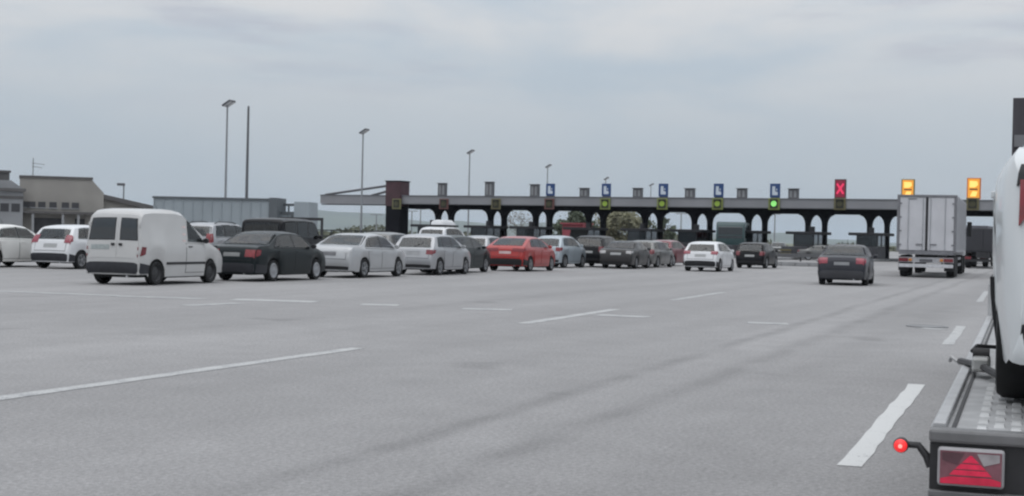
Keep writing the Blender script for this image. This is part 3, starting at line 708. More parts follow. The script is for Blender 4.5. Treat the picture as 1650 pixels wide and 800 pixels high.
MB().box(0, .10, -W2+.10, W2-.10, ZT-.09, ZT+.012).build('header_beam', TG, tr); MB().box(0, .10, -W2+.10, W2-.10, ZF-.14, ZF+.03).build('sill_beam', TG, tr)
for sd in (1, -1):
    y0, y1 = sorted((sd*.012, sd*(W2-.11)))
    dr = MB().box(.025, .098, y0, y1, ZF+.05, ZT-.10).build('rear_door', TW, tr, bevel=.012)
    for y in (.16, .80):
        MB().tube([(.0, sd*y, ZF+.06), (.0, sd*y, ZT-.12)], .018, 6).build('lock_rod', mat('galvanised', (.42, .43, .45), .4, .6), dr)
    MB().box(-.03, .02, min(sd*.16, sd*.45), max(sd*.16, sd*.45), ZF+.30, ZF+.345).build('lock_handle', TG, dr)
    for k in range(4):
        z = ZF+.30+k*.62; ya, yb_ = sorted((sd*(W2-.20), sd*(W2-.04))); MB().box(-.01, .026, ya, yb_, z-.03, z+.03).build('hinge', TG, dr)
MB().box(.012, .0245, -.055, .055, ZF+.05, ZT-.10).build('centre_seal', PLASTIC, tr)
MB().box(.004, .024, .45, .80, ZT-.20, ZT-.15).build('door_marker', TG, tr)
for sd in (1, -1): MB().box(.3, 12.9, sd*.42-.06, sd*.42+.06, .88, ZF).build('chassis_beam', CHAS, tr)
MB().box(.06, .16, -1.18, 1.18, .46, .62).build('underrun_bar', mat('bumper_white', (.50, .50, .52), .5, 0, .15, 6), tr, bevel=.01)
MB().box(.10, .14, -1.2, 1.2, .68, .92).build('lamp_panel', mat('panel_grey', (.40, .40, .42), .5, 0, .15, 6), tr, bevel=.01)
for sd in (1, -1):
    MB().box(.04, .10, sd*.98-.20, sd*.98+.20, .72, .88).build('tail_light', TAILD, tr, bevel=.01)
    MB().box(.035, .10, sd*.68-.07, sd*.68+.07, .74, .86).build('indicator', AMB, tr, bevel=.01)
    MB().box(.45, .47, sd*1.0-.22, sd*1.0+.22, .30, .95).build('mud_flap', PLASTIC, tr)
    MB().box(.17, .30, sd*.70-.04, sd*.70+.04, .55, .95).build('bumper_bracket', CHAS, tr)
MB().box(.05, .10, -.28, .28, .72, .84).build('number_plate', mat('dark_plate', (.10, .10, .11), .5), tr)
_tw = MB().lathe([(-.17, .30), (-.19, .38), (-.17, .49), (0, .51), (.17, .49), (.19, .38), (.17, .30), (0, .28), (-.17, .30)], 26).mesh('truck_tyre', RUBBER, 35)
_trm = MB().lathe([(.16, .31), (.10, .29), (.06, .18), (.14, .13), (.15, .005)], 22).mesh('truck_rim', TG, 40)
for x in (1.5, 2.85, 4.2):
    for sd in (1, -1):
        o = obj_of('wheel', _tw, tr, (x, sd*1.03, .51)); r_ = obj_of('rim', _trm, o)
        if sd < 0: r_.rotation_euler = (0, 0, math.pi)
    MB().tube([(x, -1.0, .51), (x, 1.0, .51)], .07, 8).build('axle', CHAS, tr)
for sd in (1, -1):
    MB().box(5.2, 9.0, sd*1.19-.015, sd*1.19+.015, .50, .62).build('side_guard', TG, tr); MB().box(5.2, 9.0, sd*1.19-.015, sd*1.19+.015, .80, .92).build('side_guard', TG, tr)
    for k in range(12):   # panel ribs of the box side
        x = 1.1+k*1.05; MB().box(x-.025, x+.025, sd*(W2+.005)-.008, sd*(W2+.005)+.008, ZF+.06, ZT-.06).build('side_rib', TG, tr)
# tractor
cb = MB(); cb.prism([(13.75, .95), (15.75, .95), (16.0, 1.5), (15.9, 2.5), (15.55, 3.4), (14.9, 3.75), (13.75, 3.6)], 'y', -1.22, 1.22)
cb.build('cab', mat('cab_white', (.5, .5, .52), .4, 0, .08, 2, .4), tr, bevel=.05, smooth=40)
MB().box(10.8, 15.8, -.5, .5, .60, .94).build('tractor_chassis', CHAS, tr)
for x, in ((11.9,), (15.1,)):
    for sd in (1, -1):
        o = obj_of('wheel', _tw, tr, (x, sd*1.02, .51)); r_ = obj_of('rim', _trm, o)
        if sd < 0: r_.rotation_euler = (0, 0, math.pi)
for sd in (1, -1):
    MB().box(15.0, 15.7, sd*1.225-.012, sd*1.225+.012, 2.1, 2.8).build('side_window', GLASS, tr)
    MB().box(15.5, 15.62, sd*1.40-.12, sd*1.40+.12, 2.0, 2.8).build('mirror', PLASTIC, tr, bevel=.03)
# ------------------------------------------------------------------ toll plaza canopy
ROW = R(28); RDIR = Vector((math.cos(ROW), -math.sin(ROW), 0)); RNRM = Vector((math.sin(ROW), math.cos(ROW), 0))
P0 = Vector((31.7, 132.0, 0))
def row(px, py=380, back=0.0): return on_plane(px, py, P0+RNRM*back, RNRM)
def rt(px, back=0.0): return (row(px, 380, back)-P0).dot(RDIR)     # position along the row
ZTOP = row(1400, 321).z; ZF0 = ZTOP-.86
FASC = mat('fascia_grey', (.235, .237, .25), .55, .1, .10, .35); FASC2 = mat('fascia_trim', (.12, .122, .132), .55, .1, .1, .5)
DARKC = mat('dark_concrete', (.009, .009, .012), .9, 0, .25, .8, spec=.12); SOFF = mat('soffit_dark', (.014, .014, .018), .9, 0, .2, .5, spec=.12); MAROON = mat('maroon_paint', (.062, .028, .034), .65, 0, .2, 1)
can = thing('toll_canopy', 'long grey toll plaza canopy on dark paired columns across the road', 'toll canopy', (P0.x, P0.y, 0), -ROW)
tl, tr_ = rt(515), rt(1720); tp = rt(634)
# local frame: x along the row to the right, y away from us
MB().box(tp+.9, tr_, 0, .35, ZF0, ZTOP-.10).build('fascia', FASC, can)
MB().box(tl, tr_, -.06, .42, ZTOP-.099, ZTOP).build('fascia_cap', FASC2, can)
MB().box(tp+.9, tr_, -.03, .36, ZF0-.07, ZF0-.001).build('fascia_lip', FASC2, can)
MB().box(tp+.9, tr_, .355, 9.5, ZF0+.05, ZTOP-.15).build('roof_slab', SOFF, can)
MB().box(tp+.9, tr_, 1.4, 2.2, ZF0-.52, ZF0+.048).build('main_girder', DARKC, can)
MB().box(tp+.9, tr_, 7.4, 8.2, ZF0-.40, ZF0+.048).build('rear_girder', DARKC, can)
# cantilevered arm at the left end
MB().prism([(tl, ZTOP-.10), (tl, ZTOP-.95), (tl+1.0, ZTOP-1.0), (tp-.9, ZTOP-1.0), (tp-.9, ZTOP-.10)], 'y', 0, .9).build('arm', FASC, can)
MB().box(tl+.15, tp-.9, -.02, .92, ZTOP-1.08, ZTOP-1.0).build('arm_lip', DARKC, can)
zpt = row(634, 293).z
MB().box(tp-.92, tp+.92, -.30, 1.5, ZF0-.3, zpt).build('pylon_head', MAROON, can, bevel=.05)
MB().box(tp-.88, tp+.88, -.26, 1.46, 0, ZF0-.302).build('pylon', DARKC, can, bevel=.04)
MB().box(tp-.98, tp+.98, -.36, 1.56, zpt, zpt+.10).build('pylon_cap', DARKC, can)
zs1 = row(634, 299).z
for y in (.15, .75):
    MB().tube([(tp-.9, y, zs1), (tl+.5, y, ZTOP+.02)], .09, 8).build('stay', FASC2, can)
    MB().tube([(tp-.9, y, zs1-.55), (tp-3.0, y, ZTOP-.02)], .07, 8).build('stay', FASC2, can)
PAIRS = [716, 801, 874, 960, 1051, 1131, 1219, 1315, 1415, 1512]
def col_mesh():
    mb = MB(); w_ = .17; zt = ZF0-.50; zc = zt-1.05
    poly = [(-w_, 0), (w_, 0), (w_, zc)]
    for k in range(1, 7):
        a = math.pi/2*k/6; poly.append((w_+.62*(1-math.cos(a)), zc+.95*math.sin(a)))
    poly += [(w_+.62, zt), (-w_-.62, zt)]
    for k in range(6, 0, -1):
        a = math.pi/2*k/6; poly.append((-w_-.62*(1-math.cos(a)), zc+.95*math.sin(a)))
    poly.append((-w_, zc))
    return mb.prism(poly, 'y', -.35, .35).mesh('column', DARKC)
cm = col_mesh()
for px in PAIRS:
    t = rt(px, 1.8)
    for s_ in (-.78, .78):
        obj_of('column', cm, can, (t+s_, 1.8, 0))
# hanging haunches: deeper bays towards the left end
def row_world(t, back, z): return P0 + RDIR*t + RNRM*back + Vector((0, 0, z))
# ------------------------------------------------------------------ signs on the canopy
GREYS = mat('sign_back_grey', (.12, .122, .13), .55, .2, .12, 3); GREYL = mat('sign_back_light', (.24, .245, .255), .5, .1, .1, 3)
BLUE = mat('sign_blue', (.018, .055, .17), .4, 0, .1, 3); SWH = mat('sign_white', (.55, .60, .66), .45, 0, .05, 3)
ORD = ['first', 'second', 'third', 'fourth', 'fifth', 'sixth', 'seventh', 'eighth']
for i, (px, ytop) in enumerate([(711, 296), (787, 294), (860, 298), (940, 304), (1026, 304), (1110, 304.5), (1194, 304.5), (1277, 305)]):
    t = rt(px, .6); zt = row(px, ytop, .6).z
    r_ = thing('display_box', f'grey display box on the canopy roof, {ORD[i]} one right of the maroon pylon', 'display box', row_world(t, .6, ZTOP), -ROW, 'grey boxes along the canopy roof')
    h = zt-ZTOP; w_ = .46
    MB().box(-w_, w_, -.15, .25, .002, h).build('housing', GREYS, r_, bevel=.02)
    for sx_ in (-.20, .20): MB().box(sx_-.11, sx_+.11, -.165, -.151, .10, h-.16).build('display_strip', GREYL, r_)
    MB().box(-w_-.05, w_+.05, -.32, .27, h, h+.05).build('hood', GREYS, r_)
NEXT = {884: 'nearest the pylon', 974: 'second from the left', 1066: 'in the middle of the five', 1155: 'fourth from the left', 1246: 'nearest the red cross sign'}
for px in (884, 974, 1066, 1155, 1246):
    t = rt(px+1, .1); z1 = row(px, 296.5, .1).z
    h = z1-ZTOP-.06; w_ = .48
    r_ = thing('lane_sign', f'blue and white lane sign on the canopy, {NEXT[px]}', 'sign', row_world(t, .1, ZTOP), -ROW, 'blue lane signs on the canopy')
    MB().box(-w_, w_, 0, .10, .08, .08+h).build('sign_panel', BLUE, r_, bevel=.015)
    MB().box(-w_+.05, w_-.05, .10, .16, .002, .30).build('bracket', FASC2, r_)
    # symbol: open barrier with a driver's window, read as a white L
    MB().add([(-.26, -.006, .08+h*.16), (.26, -.006, .08+h*.16), (.26, -.006, .08+h*.38), (.02, -.006, .08+h*.44), (.02, -.006, .08+h*.80), (-.26, -.006, .08+h*.80)], [(0, 1, 2, 3, 4, 5)]).build('symbol', SWH, r_)
    MB().box(.10, .20, -.008, -.002, .08+h*.50, .08+h*.62).build('symbol_dot', SWH, r_)
OLIVE = mat('signal_yellow_frame', (.17, .165, .07), .5, 0, .15, 6); OLIVED = mat('signal_olive_frame', (.14, .125, .06), .55, 0, .15, 6); REDF = mat('signal_red_frame', (.14, .06, .055), .55, 0, .15, 6)
SIGD = mat('signal_black', (.03, .03, .02), .6)
GL1 = mat('green_lamp_bright', (.2, .6, .15), .4, emis=(.35, 1, .25), estr=.75); GL2 = mat('green_lamp_dim', (.22, .34, .05), .4, emis=(.45, .6, .05), estr=.16); OFF = mat('lamp_off', (.07, .065, .03), .4)
YG = mat('signal_green_yellow_frame', (.19, .22, .06), .5, 0, .15, 6)
for px, fr, lampm, lab in [(638, OLIVE, OFF, 'olive framed dark lane signal on the maroon pylon'), (714, REDF, OFF, 'reddish lane signal just right of the maroon pylon'), (798, OLIVED, OFF, 'brown olive lane signal between the two reddish signals'),
        (884, REDF, OFF, 'reddish lane signal below the leftmost blue sign'), (974, YG, GL2, 'yellow green lane signal below the second blue sign'), (1066, YG, GL2, 'yellow green lane signal below the middle blue sign'),
        (1155, YG, GL2, 'yellow green lane signal below the fourth blue sign'), (1246, YG, GL1, 'lane signal with bright green light below the rightmost blue sign'), (1352, OLIVED, OFF, 'dark lane signal below the red cross sign'),
        (1461, OLIVED, OFF, 'dark lane signal below the left amber sign, mostly behind the lorry'), (1566, OLIVED, OFF, 'dark lane signal below the right amber sign')]:
    bk = -.36 if px == 638 else -.10
    t = rt(px, bk); zc = row(px, 328.5, bk).z
    r_ = thing('lane_signal', lab, 'signal', row_world(t, bk, zc), -ROW, 'lane signals on the canopy fascia')
    MB().box(-.54, .54, -.04, .035, -.56, .50).build('back_plate', fr, r_, bevel=.02)
    MB().box(-.36, .36, -.10, -.041, -.42, .42).build('lamp_housing', SIGD, r_, bevel=.02)
    MB().lathe([(-.101, .27), (-.125, .26), (-.135, .15), (-.138, .003)], 20, 'y').build('lamp', lampm, r_, smooth=40)
    MB().prism([(-.34, .30), (.34, .30), (.34, .34), (-.34, .34)], 'y', -.34, -.101).build('visor', SIGD, r_)
# red cross and amber signs
REDPAN = mat('red_panel', (.10, .008, .02), .4, emis=(.55, .015, .08), estr=.32); REDX = mat('red_cross_lit', (.5, .02, .06), .4, emis=(1, .05, .16), estr=.75); FRM = mat('sign_frame_dark', (.05, .03, .035), .5)
t = rt(1352, .05); z1 = row(1352, 289, .05).z; h = z1-ZTOP-.04
r_ = thing('closed_lane_sign', 'tall dark sign with a lit red cross standing on the canopy', 'sign', row_world(t, .05, ZTOP), -ROW)
MB().box(-.52, .52, 0, .18, .04, .04+h).build('housing', FRM, r_, bevel=.02)
MB().box(-.43, .43, -.006, .0, .14, h-.06).build('panel', REDPAN, r_)
MB().box(-.30, .30, .02, .10, .001, .06).build('mount', FASC2, r_)
zc = .04+h/2
for s_ in (1, -1):
    d = Vector((s_*.30, 0, .46)); n_ = Vector((-d.z, 0, d.x)).normalized()*.09
    c_ = Vector((0, -.012 - .003*s_, zc)); MB().add([c_-d-n_, c_-d+n_, c_+d+n_, c_+d-n_], [(0, 1, 2, 3)]).build('cross_bar', REDX, r_)
AMBP = mat('amber_panel', (.5, .22, .03), .4, emis=(1, .40, .05), estr=.75); AMBL = mat('amber_lit', (.8, .5, .1), .4, emis=(1, .62, .18), estr=1.15); AMBR = mat('amber_red_frame', (.30, .10, .03), .5, emis=(1, .22, .04), estr=.25)
for px, ytop, fr, lab in ((1461, 289, OLIVE, 'amber lit sign above the lorry, left of the two'), (1567, 287, AMBR, 'orange red rimmed amber sign above the right lane, right of the two')):
    t = rt(px, .05); z1 = row(px, ytop, .05).z; h = z1-ZTOP-.04
    r_ = thing('lit_lane_sign', lab, 'sign', row_world(t, .05, ZTOP), -ROW, 'amber lit lane signs')
    MB().box(-.58, .58, 0, .18, .04, .04+h).build('housing', fr, r_, bevel=.02)
    MB().box(-.48, .48, -.006, .0, .12, h-.04).build('panel', AMBP, r_)
    MB().box(-.30, .30, .02, .10, .001, .06).build('mount', FASC2, r_)
    # lorry pictogram: cab and load above a dark sill
    MB().add([(-.34, -.010, .04+h*.56), (.10, -.010, .04+h*.56), (.34, -.010, .04+h*.66), (.30, -.010, .04+h*.84), (-.34, -.010, .04+h*.86)], [(0, 1, 2, 3, 4)]).build('pictogram', AMBL, r_)
    MB().box(-.34, .34, -.011, -.006, .04+h*.44, .04+h*.50).build('dark_bar', FRM, r_)
    MB().add([(-.30, -.010, .04+h*.14), (.20, -.010, .04+h*.14), (.32, -.010, .04+h*.36), (-.10, -.010, .04+h*.38)], [(0, 1, 2, 3)]).build('pictogram', AMBL, r_)
# ------------------------------------------------------------------ islands, booths and barriers
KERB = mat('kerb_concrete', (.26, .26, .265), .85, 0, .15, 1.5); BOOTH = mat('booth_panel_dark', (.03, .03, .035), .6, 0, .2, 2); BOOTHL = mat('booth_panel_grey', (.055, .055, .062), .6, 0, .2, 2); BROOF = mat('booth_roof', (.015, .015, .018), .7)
YEL = mat('yellow_band', (.13, .11, .05), .6)
SPOTS = ['next to the maroon pylon', 'below the brown olive signal', 'below the leftmost blue sign', 'below the second blue sign', 'below the middle blue sign', 'below the fourth blue sign', 'below the rightmost blue sign', 'left of the red cross sign', 'between the red cross sign and the lorry', 'hidden by the white lorry']
for i, px in enumerate(PAIRS[:-1]):
    t = rt(px, 1.8); wd = .98
    nm = SPOTS[i]
    isl = MB(); L0, L1 = -17, 16
    isl.prism([(-wd, L0+1.2), (-wd*.5, L0+.25), (0, L0), (wd*.5, L0+.25), (wd, L0+1.2), (wd, L1), (-wd, L1)], 'z', 0, .2)
    o = isl.build('traffic_island', KERB, loc=row_world(t, 1.8, 0), rz=-ROW, bevel=.03); tag(o, kind='structure')
    b = thing('toll_booth', f'dark glazed toll booth {nm}', 'toll booth', row_world(t, 1.8, .2), -ROW, 'toll booths under the canopy'); b.scale = (1.08, 1, 1.14)
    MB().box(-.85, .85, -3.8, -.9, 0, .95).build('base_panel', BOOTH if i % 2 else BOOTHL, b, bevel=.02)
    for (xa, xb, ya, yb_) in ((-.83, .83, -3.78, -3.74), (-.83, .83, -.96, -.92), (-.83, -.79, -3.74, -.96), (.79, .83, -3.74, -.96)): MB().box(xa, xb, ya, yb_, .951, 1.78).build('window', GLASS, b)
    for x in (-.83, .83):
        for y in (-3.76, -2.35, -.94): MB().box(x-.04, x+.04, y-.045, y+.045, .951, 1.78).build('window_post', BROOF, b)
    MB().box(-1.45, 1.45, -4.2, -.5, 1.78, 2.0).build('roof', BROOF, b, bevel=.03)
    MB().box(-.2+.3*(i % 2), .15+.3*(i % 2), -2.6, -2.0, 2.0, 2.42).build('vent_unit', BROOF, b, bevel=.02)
    c = thing('crash_cushion', f'dark crash cushion before the booth {nm}', 'crash cushion', row_world(t, 1.8, .2), -ROW, 'crash cushions before the booths')
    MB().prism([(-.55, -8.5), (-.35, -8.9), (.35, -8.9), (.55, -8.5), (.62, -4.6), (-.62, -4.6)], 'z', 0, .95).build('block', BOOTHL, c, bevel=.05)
    for z in (.25, .55): MB().box(-.5, .5, -8.96, -8.905, z, z+.14).build('reflector_band', YEL, c)
# low concrete kerb wall in front of the right-hand booths
pa, pb = gnd(1238, 428), gnd(1325, 430.5); d = pb-pa
o = thing('kerb_wall', 'low grey concrete kerb wall in front of the right booths', 'kerb', (pa.x, pa.y, 0), math.atan2(d.y, d.x))
L_ = d.length; n_ = 4
for k in range(n_): MB().box(L_*k/n_+.01, L_*(k+1)/n_-.01, 0, .35, 0, .26).build('block', KERB, o, bevel=.03)
pa, pb = gnd(1210, 421), gnd(1330, 422); d = pb-pa
o = thing('guard_rail', 'dark steel guard rail beyond the kerb wall', 'guard rail', (pa.x, pa.y, 0), math.atan2(d.y, d.x))
for k in range(4): MB().box(d.length*k/3-.05, d.length*k/3+.05, .05, .15, 0, .62).build('post', CHAS, o)
MB().prism([(0, .34), (.05, .40), (0, .46), (.05, .54), (0, .62), (-.03, .62), (-.03, .34)], 'x', -.4, d.length+.4).build('rail', mat('rail_steel', (.13, .13, .135), .6, .3), o)
# ------------------------------------------------------------------ bus and lorries at the booths
TEAL = mat('teal_panel', (.018, .05, .052), .45, 0, .12, 1.5, .3)
p = row(1176, 400, -5); bs = thing('coach', 'dark teal coach with a black rear window entering a toll lane', 'bus', (p.x, p.y, 0), rotz_of(A(13)), CARS)
b = MB(); b.prism([(0, .45), (0, 2.0), (.06, 2.8), (.25, 3.12), (.6, 3.2), (8.6, 3.2), (8.95, 2.9), (9.1, 1.2), (9.0, .45)], 'y', -1.25, 1.25)
b.build('body', TEAL, bs, bevel=.07, smooth=40)
MB().prism([(-.01, 1.72), (.03, 2.72), (.16, 2.92), (.20, 2.92), (.2, 1.72)], 'y', -1.08, 1.08).build('rear_window', GLASS, bs)
for sd in (1, -1):
    for k in range(4): MB().box(.9+k*1.95, 2.75+k*1.95, sd*1.252-.012, sd*1.252+.012, 1.75, 2.75).build('side_window', GLASS, bs)
    MB().box(-.03, .02, sd*1.08-.1, sd*1.08+.1, .8, 1.3).build('tail_light', TAILD, bs)
    for x in (2.2, 7.0):
        o = obj_of('wheel', _tw, bs, (x, sd*1.0, .51)); obj_of('rim', _trm, o)
MB().box(-.05, .02, -1.2, 1.2, .42, .66).build('rear_bumper', PLASTIC, bs, bevel=.02)
MB().box(-.02, .01, -.28, .28, .92, 1.04).build('number_plate', PLATE, bs)
# flat-nosed lorry beyond the right lane, seen between the trailer and the transporter
def lorry(label, px, depth, head, col, h, boxcol):
    p = at_depth(px, 400, depth); r_ = thing('lorry', label, 'lorry', (p.x, p.y, 0), rotz_of(head), CARS)
    MB().box(0, 5.6, -1.22, 1.22, 1.1, h).build('load_box', boxcol, r_, bevel=.03)
    for sd in (1, -1):
        y0, y1 = sorted((sd*.02, sd*1.1)); MB().box(-.04, -.002, y0, y1, 1.2, h-.12).build('rear_door', boxcol, r_, bevel=.01)
        MB().box(-.06, .0, sd*.95-.2, sd*.95+.2, .62, .80).build('tail_light', TAILD, r_)
        for x in (1.3, 6.6):
            o = obj_of('wheel', _tw, r_, (x, sd*1.0, .51)); obj_of('rim', _trm, o)
    MB().box(0, 7.4, -.45, .45, .7, 1.1).build('chassis', CHAS, r_); MB().box(-.02, .1, -1.15, 1.15, .45, .62).build('underrun_bar', CHAS, r_)
    MB().prism([(5.75, .7), (7.6, .7), (7.75, 1.4), (7.55, 2.2), (7.2, h-.3), (5.75, h-.2)], 'y', -1.18, 1.18).build('cab', col, r_, bevel=.06, smooth=40)
    return r_
lorry('dark grey box lorry beyond the white articulated lorry', 1562, 108, A(24), DGREY, 3.0, mat('lorry_dark_box', (.10, .10, .115), .6, 0, .15, 1))
lorry('black lorry at the right booth beside the transporter', 1584, 100, A(21), BLACK, 2.7, mat('lorry_black_box', (.03, .03, .036), .6, 0, .15, 1))
# cars already past the booths, on the far side
car('hatchback_car', 'grey hatchback beyond the booths, left one of two right of the black tall car', 'car', 'hatch', axle_d(1256, 155, 'hatch'), A(190), MGREY, (4.0, 1.75, 1.5))
car('sedan_car', 'dull grey sedan beyond the booths, right one of two, low behind the guard rail', 'car', 'sedan', axle_d(1287, 128, 'sedan'), A(100), MGREY, (4.4, 1.75, 1.3))
# ------------------------------------------------------------------ buildings on the left
WALLB = mat('render_beige', (.29, .275, .255), .9, 0, .12, .5); WALLG = mat('render_grey', (.27, .275, .285), .9, 0, .12, .5); ROOFG = mat('roof_brown_grey', (.11, .105, .105), .85, 0, .2, .6); DKO = mat('dark_opening', (.045, .045, .05), .6)
SHED = mat('shed_cladding', (.29, .325, .35), .6, .1, .08, .4); SHEDD = mat('shed_dark', (.10, .112, .122), .65, .1, .1, .5)
def facade(px0, px1, depth0, depth1):
    """ground line of a facade seen between two pixels; returns origin, direction angle, length"""
    a, b_ = at_depth(px0, 380, depth0), at_depth(px1, 380, depth1); d = b_-a; d.z = 0
    return Vector((a.x, a.y, 0)), math.atan2(d.y, d.x), d.length
def zpix(px, py, depth): return at_depth(px, py, depth).z
o_, an, L_ = facade(30, 146, 111, 112.6); k = L_/116
bl = thing('service_building', 'beige grey flat roofed service building with a row of small windows', 'building', o_, an)
zt = zpix(90, 288, 112)
MB().prism([(0, 0), (L_+.9, 0), (L_+.9, zt-1.0), (L_, zt), (0, zt)], 'y', 0, 5).build('wall', WALLB, bl)
MB().box(-.05, L_+.1, -.12, 5.1, zt, zt+.16).build('parapet', ROOFG, bl)
zw0, zw1 = zpix(80, 335, 112), zpix(80, 326, 112)
for px in (39, 50, 66, 84, 104, 120):
    x = (px-30)*k; f = MB().box(x-.26, x+.26, -.05, .05, zw0, zw1).build('window', DKO, bl); MB().box(x-.34, x+.34, -.09, -.051, zw0-.08, zw0).build('sill', WALLG, f)
MB().box(2*k, (150-30)*k, -.9, .0, zpix(80, 345, 112), zpix(80, 341, 112)).build('awning', ROOFG, bl)
for px in (52, 100, 125): MB().box((px-30)*k-.09, (px-30)*k+.09, -.85, -.67, 0, zpix(80, 345, 112)).build('awning_post', WALLG, bl)
MB().box((51-30)*k, (100-30)*k, -.06, .02, 0, zpix(80, 352, 112)).build('doorway', DKO, bl); MB().box((120-30)*k, (136-30)*k, -.06, .02, 0, zpix(80, 352, 112)).build('doorway', DKO, bl)
# left grey block with chimney
o_, an, L_ = facade(-60, 36, 108, 110); k = L_/96
b2 = thing('office_block', 'pale grey block with chimney at the left edge', 'building', o_, an)
zt = zpix(10, 308, 109)
MB().box(0, L_, 0, 8, 0, zt).build('wall', WALLG, b2)
MB().box(-.2, L_+.15, -.25, 8.2, zt, zt+.22).build('roof_slab', ROOFG, b2)
MB().prism([(-.1, zt+.22), (L_+.1, zt+.22), (L_*.82, zpix(10, 290, 109)), (0, zpix(10, 290, 109))], 'y', .6, 7.5).build('upper_storey', WALLG, b2)
ch = MB().box((0+60)*k, (18+60)*k, 1.2, 2.2, zpix(10, 291, 110), zpix(10, 278, 110)).build('chimney', ROOFG, b2); MB().box((-2+60)*k, (20+60)*k, 1.1, 2.3, zpix(10, 278, 110), zpix(10, 274.5, 110)).build('chimney_cap', ROOFG, ch)
for px in (-40, -20, 6, 24): f = MB().box((px+60)*k-.3, (px+60)*k+.3, -.03, .05, zt-1.5, zt-.9).build('window', DKO, b2); 
MB().box(0, L_, -.06, .0, zt-.55, zt-.35).build('band', ROOFG, b2)
# low wing with sloping roof
o_, an, L_ = facade(150, 250, 114, 116); k = L_/100
b3 = thing('sloping_roof_wing', 'low wing with a sloping brown grey roof right of the service building', 'building', o_, an)
za, zb_ = zpix(152, 309, 114), zpix(250, 334, 116)
MB().prism([(0, 0), (L_, 0), (L_, zb_-.35), (0, za-.35)], 'y', .3, 3).build('wall', WALLB, b3)
MB().prism([(-.2, za-.34), (L_+.3, zb_-.38), (L_+.3, zb_), (-.2, za)], 'y', 0, 3.2).build('roof', ROOFG, b3)
for px in (170, 195, 220): f = MB().box((px-150)*k-.4, (px-150)*k+.4, .24, .32, 1.4, 2.3).build('window', DKO, b3)
# blue grey shed
o_, an, L_ = facade(247, 434, 107, 106.5); k = L_/187
b4 = thing('metal_shed', 'long blue grey metal clad shed behind the queue', 'building', o_, an)
zt = zpix(340, 321.5, 107)
MB().box(0, L_, 0, 3, 0, zt).build('wall', SHED, b4)
MB().box(-.1, L_+.1, -.12, 3.1, zt, zt+.14).build('roof_edge', SHEDD, b4)
nb = 12
for i in range(nb+1): MB().box(L_*i/nb-.03, L_*i/nb+.03, -.05, .0, 0, zt).build('cladding_rib', SHED, b4)
MB().box(L_-.05, L_+.55, -.15, 2.9, 0, zt+.2).build('end_pier', SHEDD, b4)
o_, an, L_ = facade(441, 497, 107.5, 107.2); k = L_/56
b5 = thing('shed_annexe', 'small blue grey annexe at the right end of the metal shed', 'building', o_, an)
zt = zpix(470, 327, 111)
MB().box(.1, L_-.0, 0, 2.6, 0, zt-.75).build('wall', SHED, b5); MB().box(L_*.58, L_+.01, -.12, 2.5, 0, zt).build('tower', SHED, b5)
MB().box(.1, L_*.579, -.08, -.002, zt-.95, zt-.72).build('lintel', SHEDD, b5); MB().box(.1, L_*.579, 1.0, 1.2, zt-.30, zt-.12).build('roof_rail', SHEDD, b5)
for x in (.3, L_*.3, L_*.54): MB().box(x-.05, x+.05, 1.02, 1.18, zt-.75, zt-.29).build('rail_post', SHEDD, b5)
MB().box(L_*.50, L_*.579, -.09, -.082, .0, zt-.96).build('downpipe', SHEDD, b5)
# height gauge frame
pa, pb = at_depth(452, 352, 84), at_depth(521, 352, 84); hz = zpix(500, 351, 84)
g_ = thing('height_gauge', 'black steel height gauge frame behind the black off road car', 'frame', (pa.x, pa.y, 0), math.atan2((pb-pa).y, (pb-pa).x))
L_ = (pb-pa).length
MB().box(0, L_, -.06, .06, hz-.16, hz).build('beam', CHAS, g_)
for x in (.07, L_-.07): MB().box(x-.07, x+.07, -.06, .06, 0, hz-.161).build('post', CHAS, g_)
# antenna and small lamp on the building
p = at_depth(53, 288, 116)
an_ = thing('roof_antenna', 'thin antenna mast with crossbars on the service building roof', 'antenna', (p.x, p.y, p.z+.1))
MB().tube([(0, 0, 0), (0, 0, 1.5)], .035, 6).build('mast', FASC2, an_)
for z, l in ((1.1, .9), (.85, .7)): MB().tube([(-.1, 0, z), (l, 0, z-.1)], .02, 5).build('crossbar', FASC2, an_)
p = at_depth(198, 372, 126); zt = zpix(198, 297, 126)
sl_ = thing('small_lamp_post', 'short lamp post with boxy head behind the sloping roof', 'lamp post', (p.x, p.y, 0))
MB().tube([(0, 0, 0), (0, 0, zt)], .07, 8, .05).build('pole', FASC2, sl_); MB().box(-.55, .08, -.15, .15, zt-.14, zt+.08).build('lamp_head', FASC2, sl_, bevel=.03)
# ------------------------------------------------------------------ lighting masts
POLE = mat('galvanised_pole', (.26, .27, .285), .5, .4, .12, .5)
def mast(px, ytop, depth, label):
    p = at_depth(px, 380, depth); zt = zpix(px, ytop, depth)
    r_ = thing('lighting_mast', label, 'lamp post', (p.x, p.y, 0), -.3, 'tall lighting masts along the plaza')
    MB().tube([(0, 0, 0), (0, 0, zt*.5), (0, 0, zt-.15)], .12, 10, .07).build('pole', POLE, r_, smooth=50)
    MB().box(-.2, .2, -.2, .2, 0, .05).build('base_plate', POLE, r_)
    a = Matrix.Rotation(R(-32), 3, 'Y')
    for y in (-.28, .28):
        h_ = MB().box(-.42, .42, y-.24, y+.24, -.08, .08); h_.v = [tuple(a @ Vector(v) + Vector((.12, 0, zt))) for v in h_.v]
        hd = h_.build('floodlight', mat('floodlight_dark', (.10, .105, .115), .5, .3), r_, bevel=.02)
        l_ = MB().box(-.36, .36, y-.20, y+.20, -.095, -.081); l_.v = [tuple(a @ Vector(v) + Vector((.12, 0, zt))) for v in l_.v]
        l_.build('lens', LAMPW, hd)
    MB().tube([(0, -.5, zt-.12), (0, .5, zt-.12)], .05, 6).build('crossarm', POLE, r_)
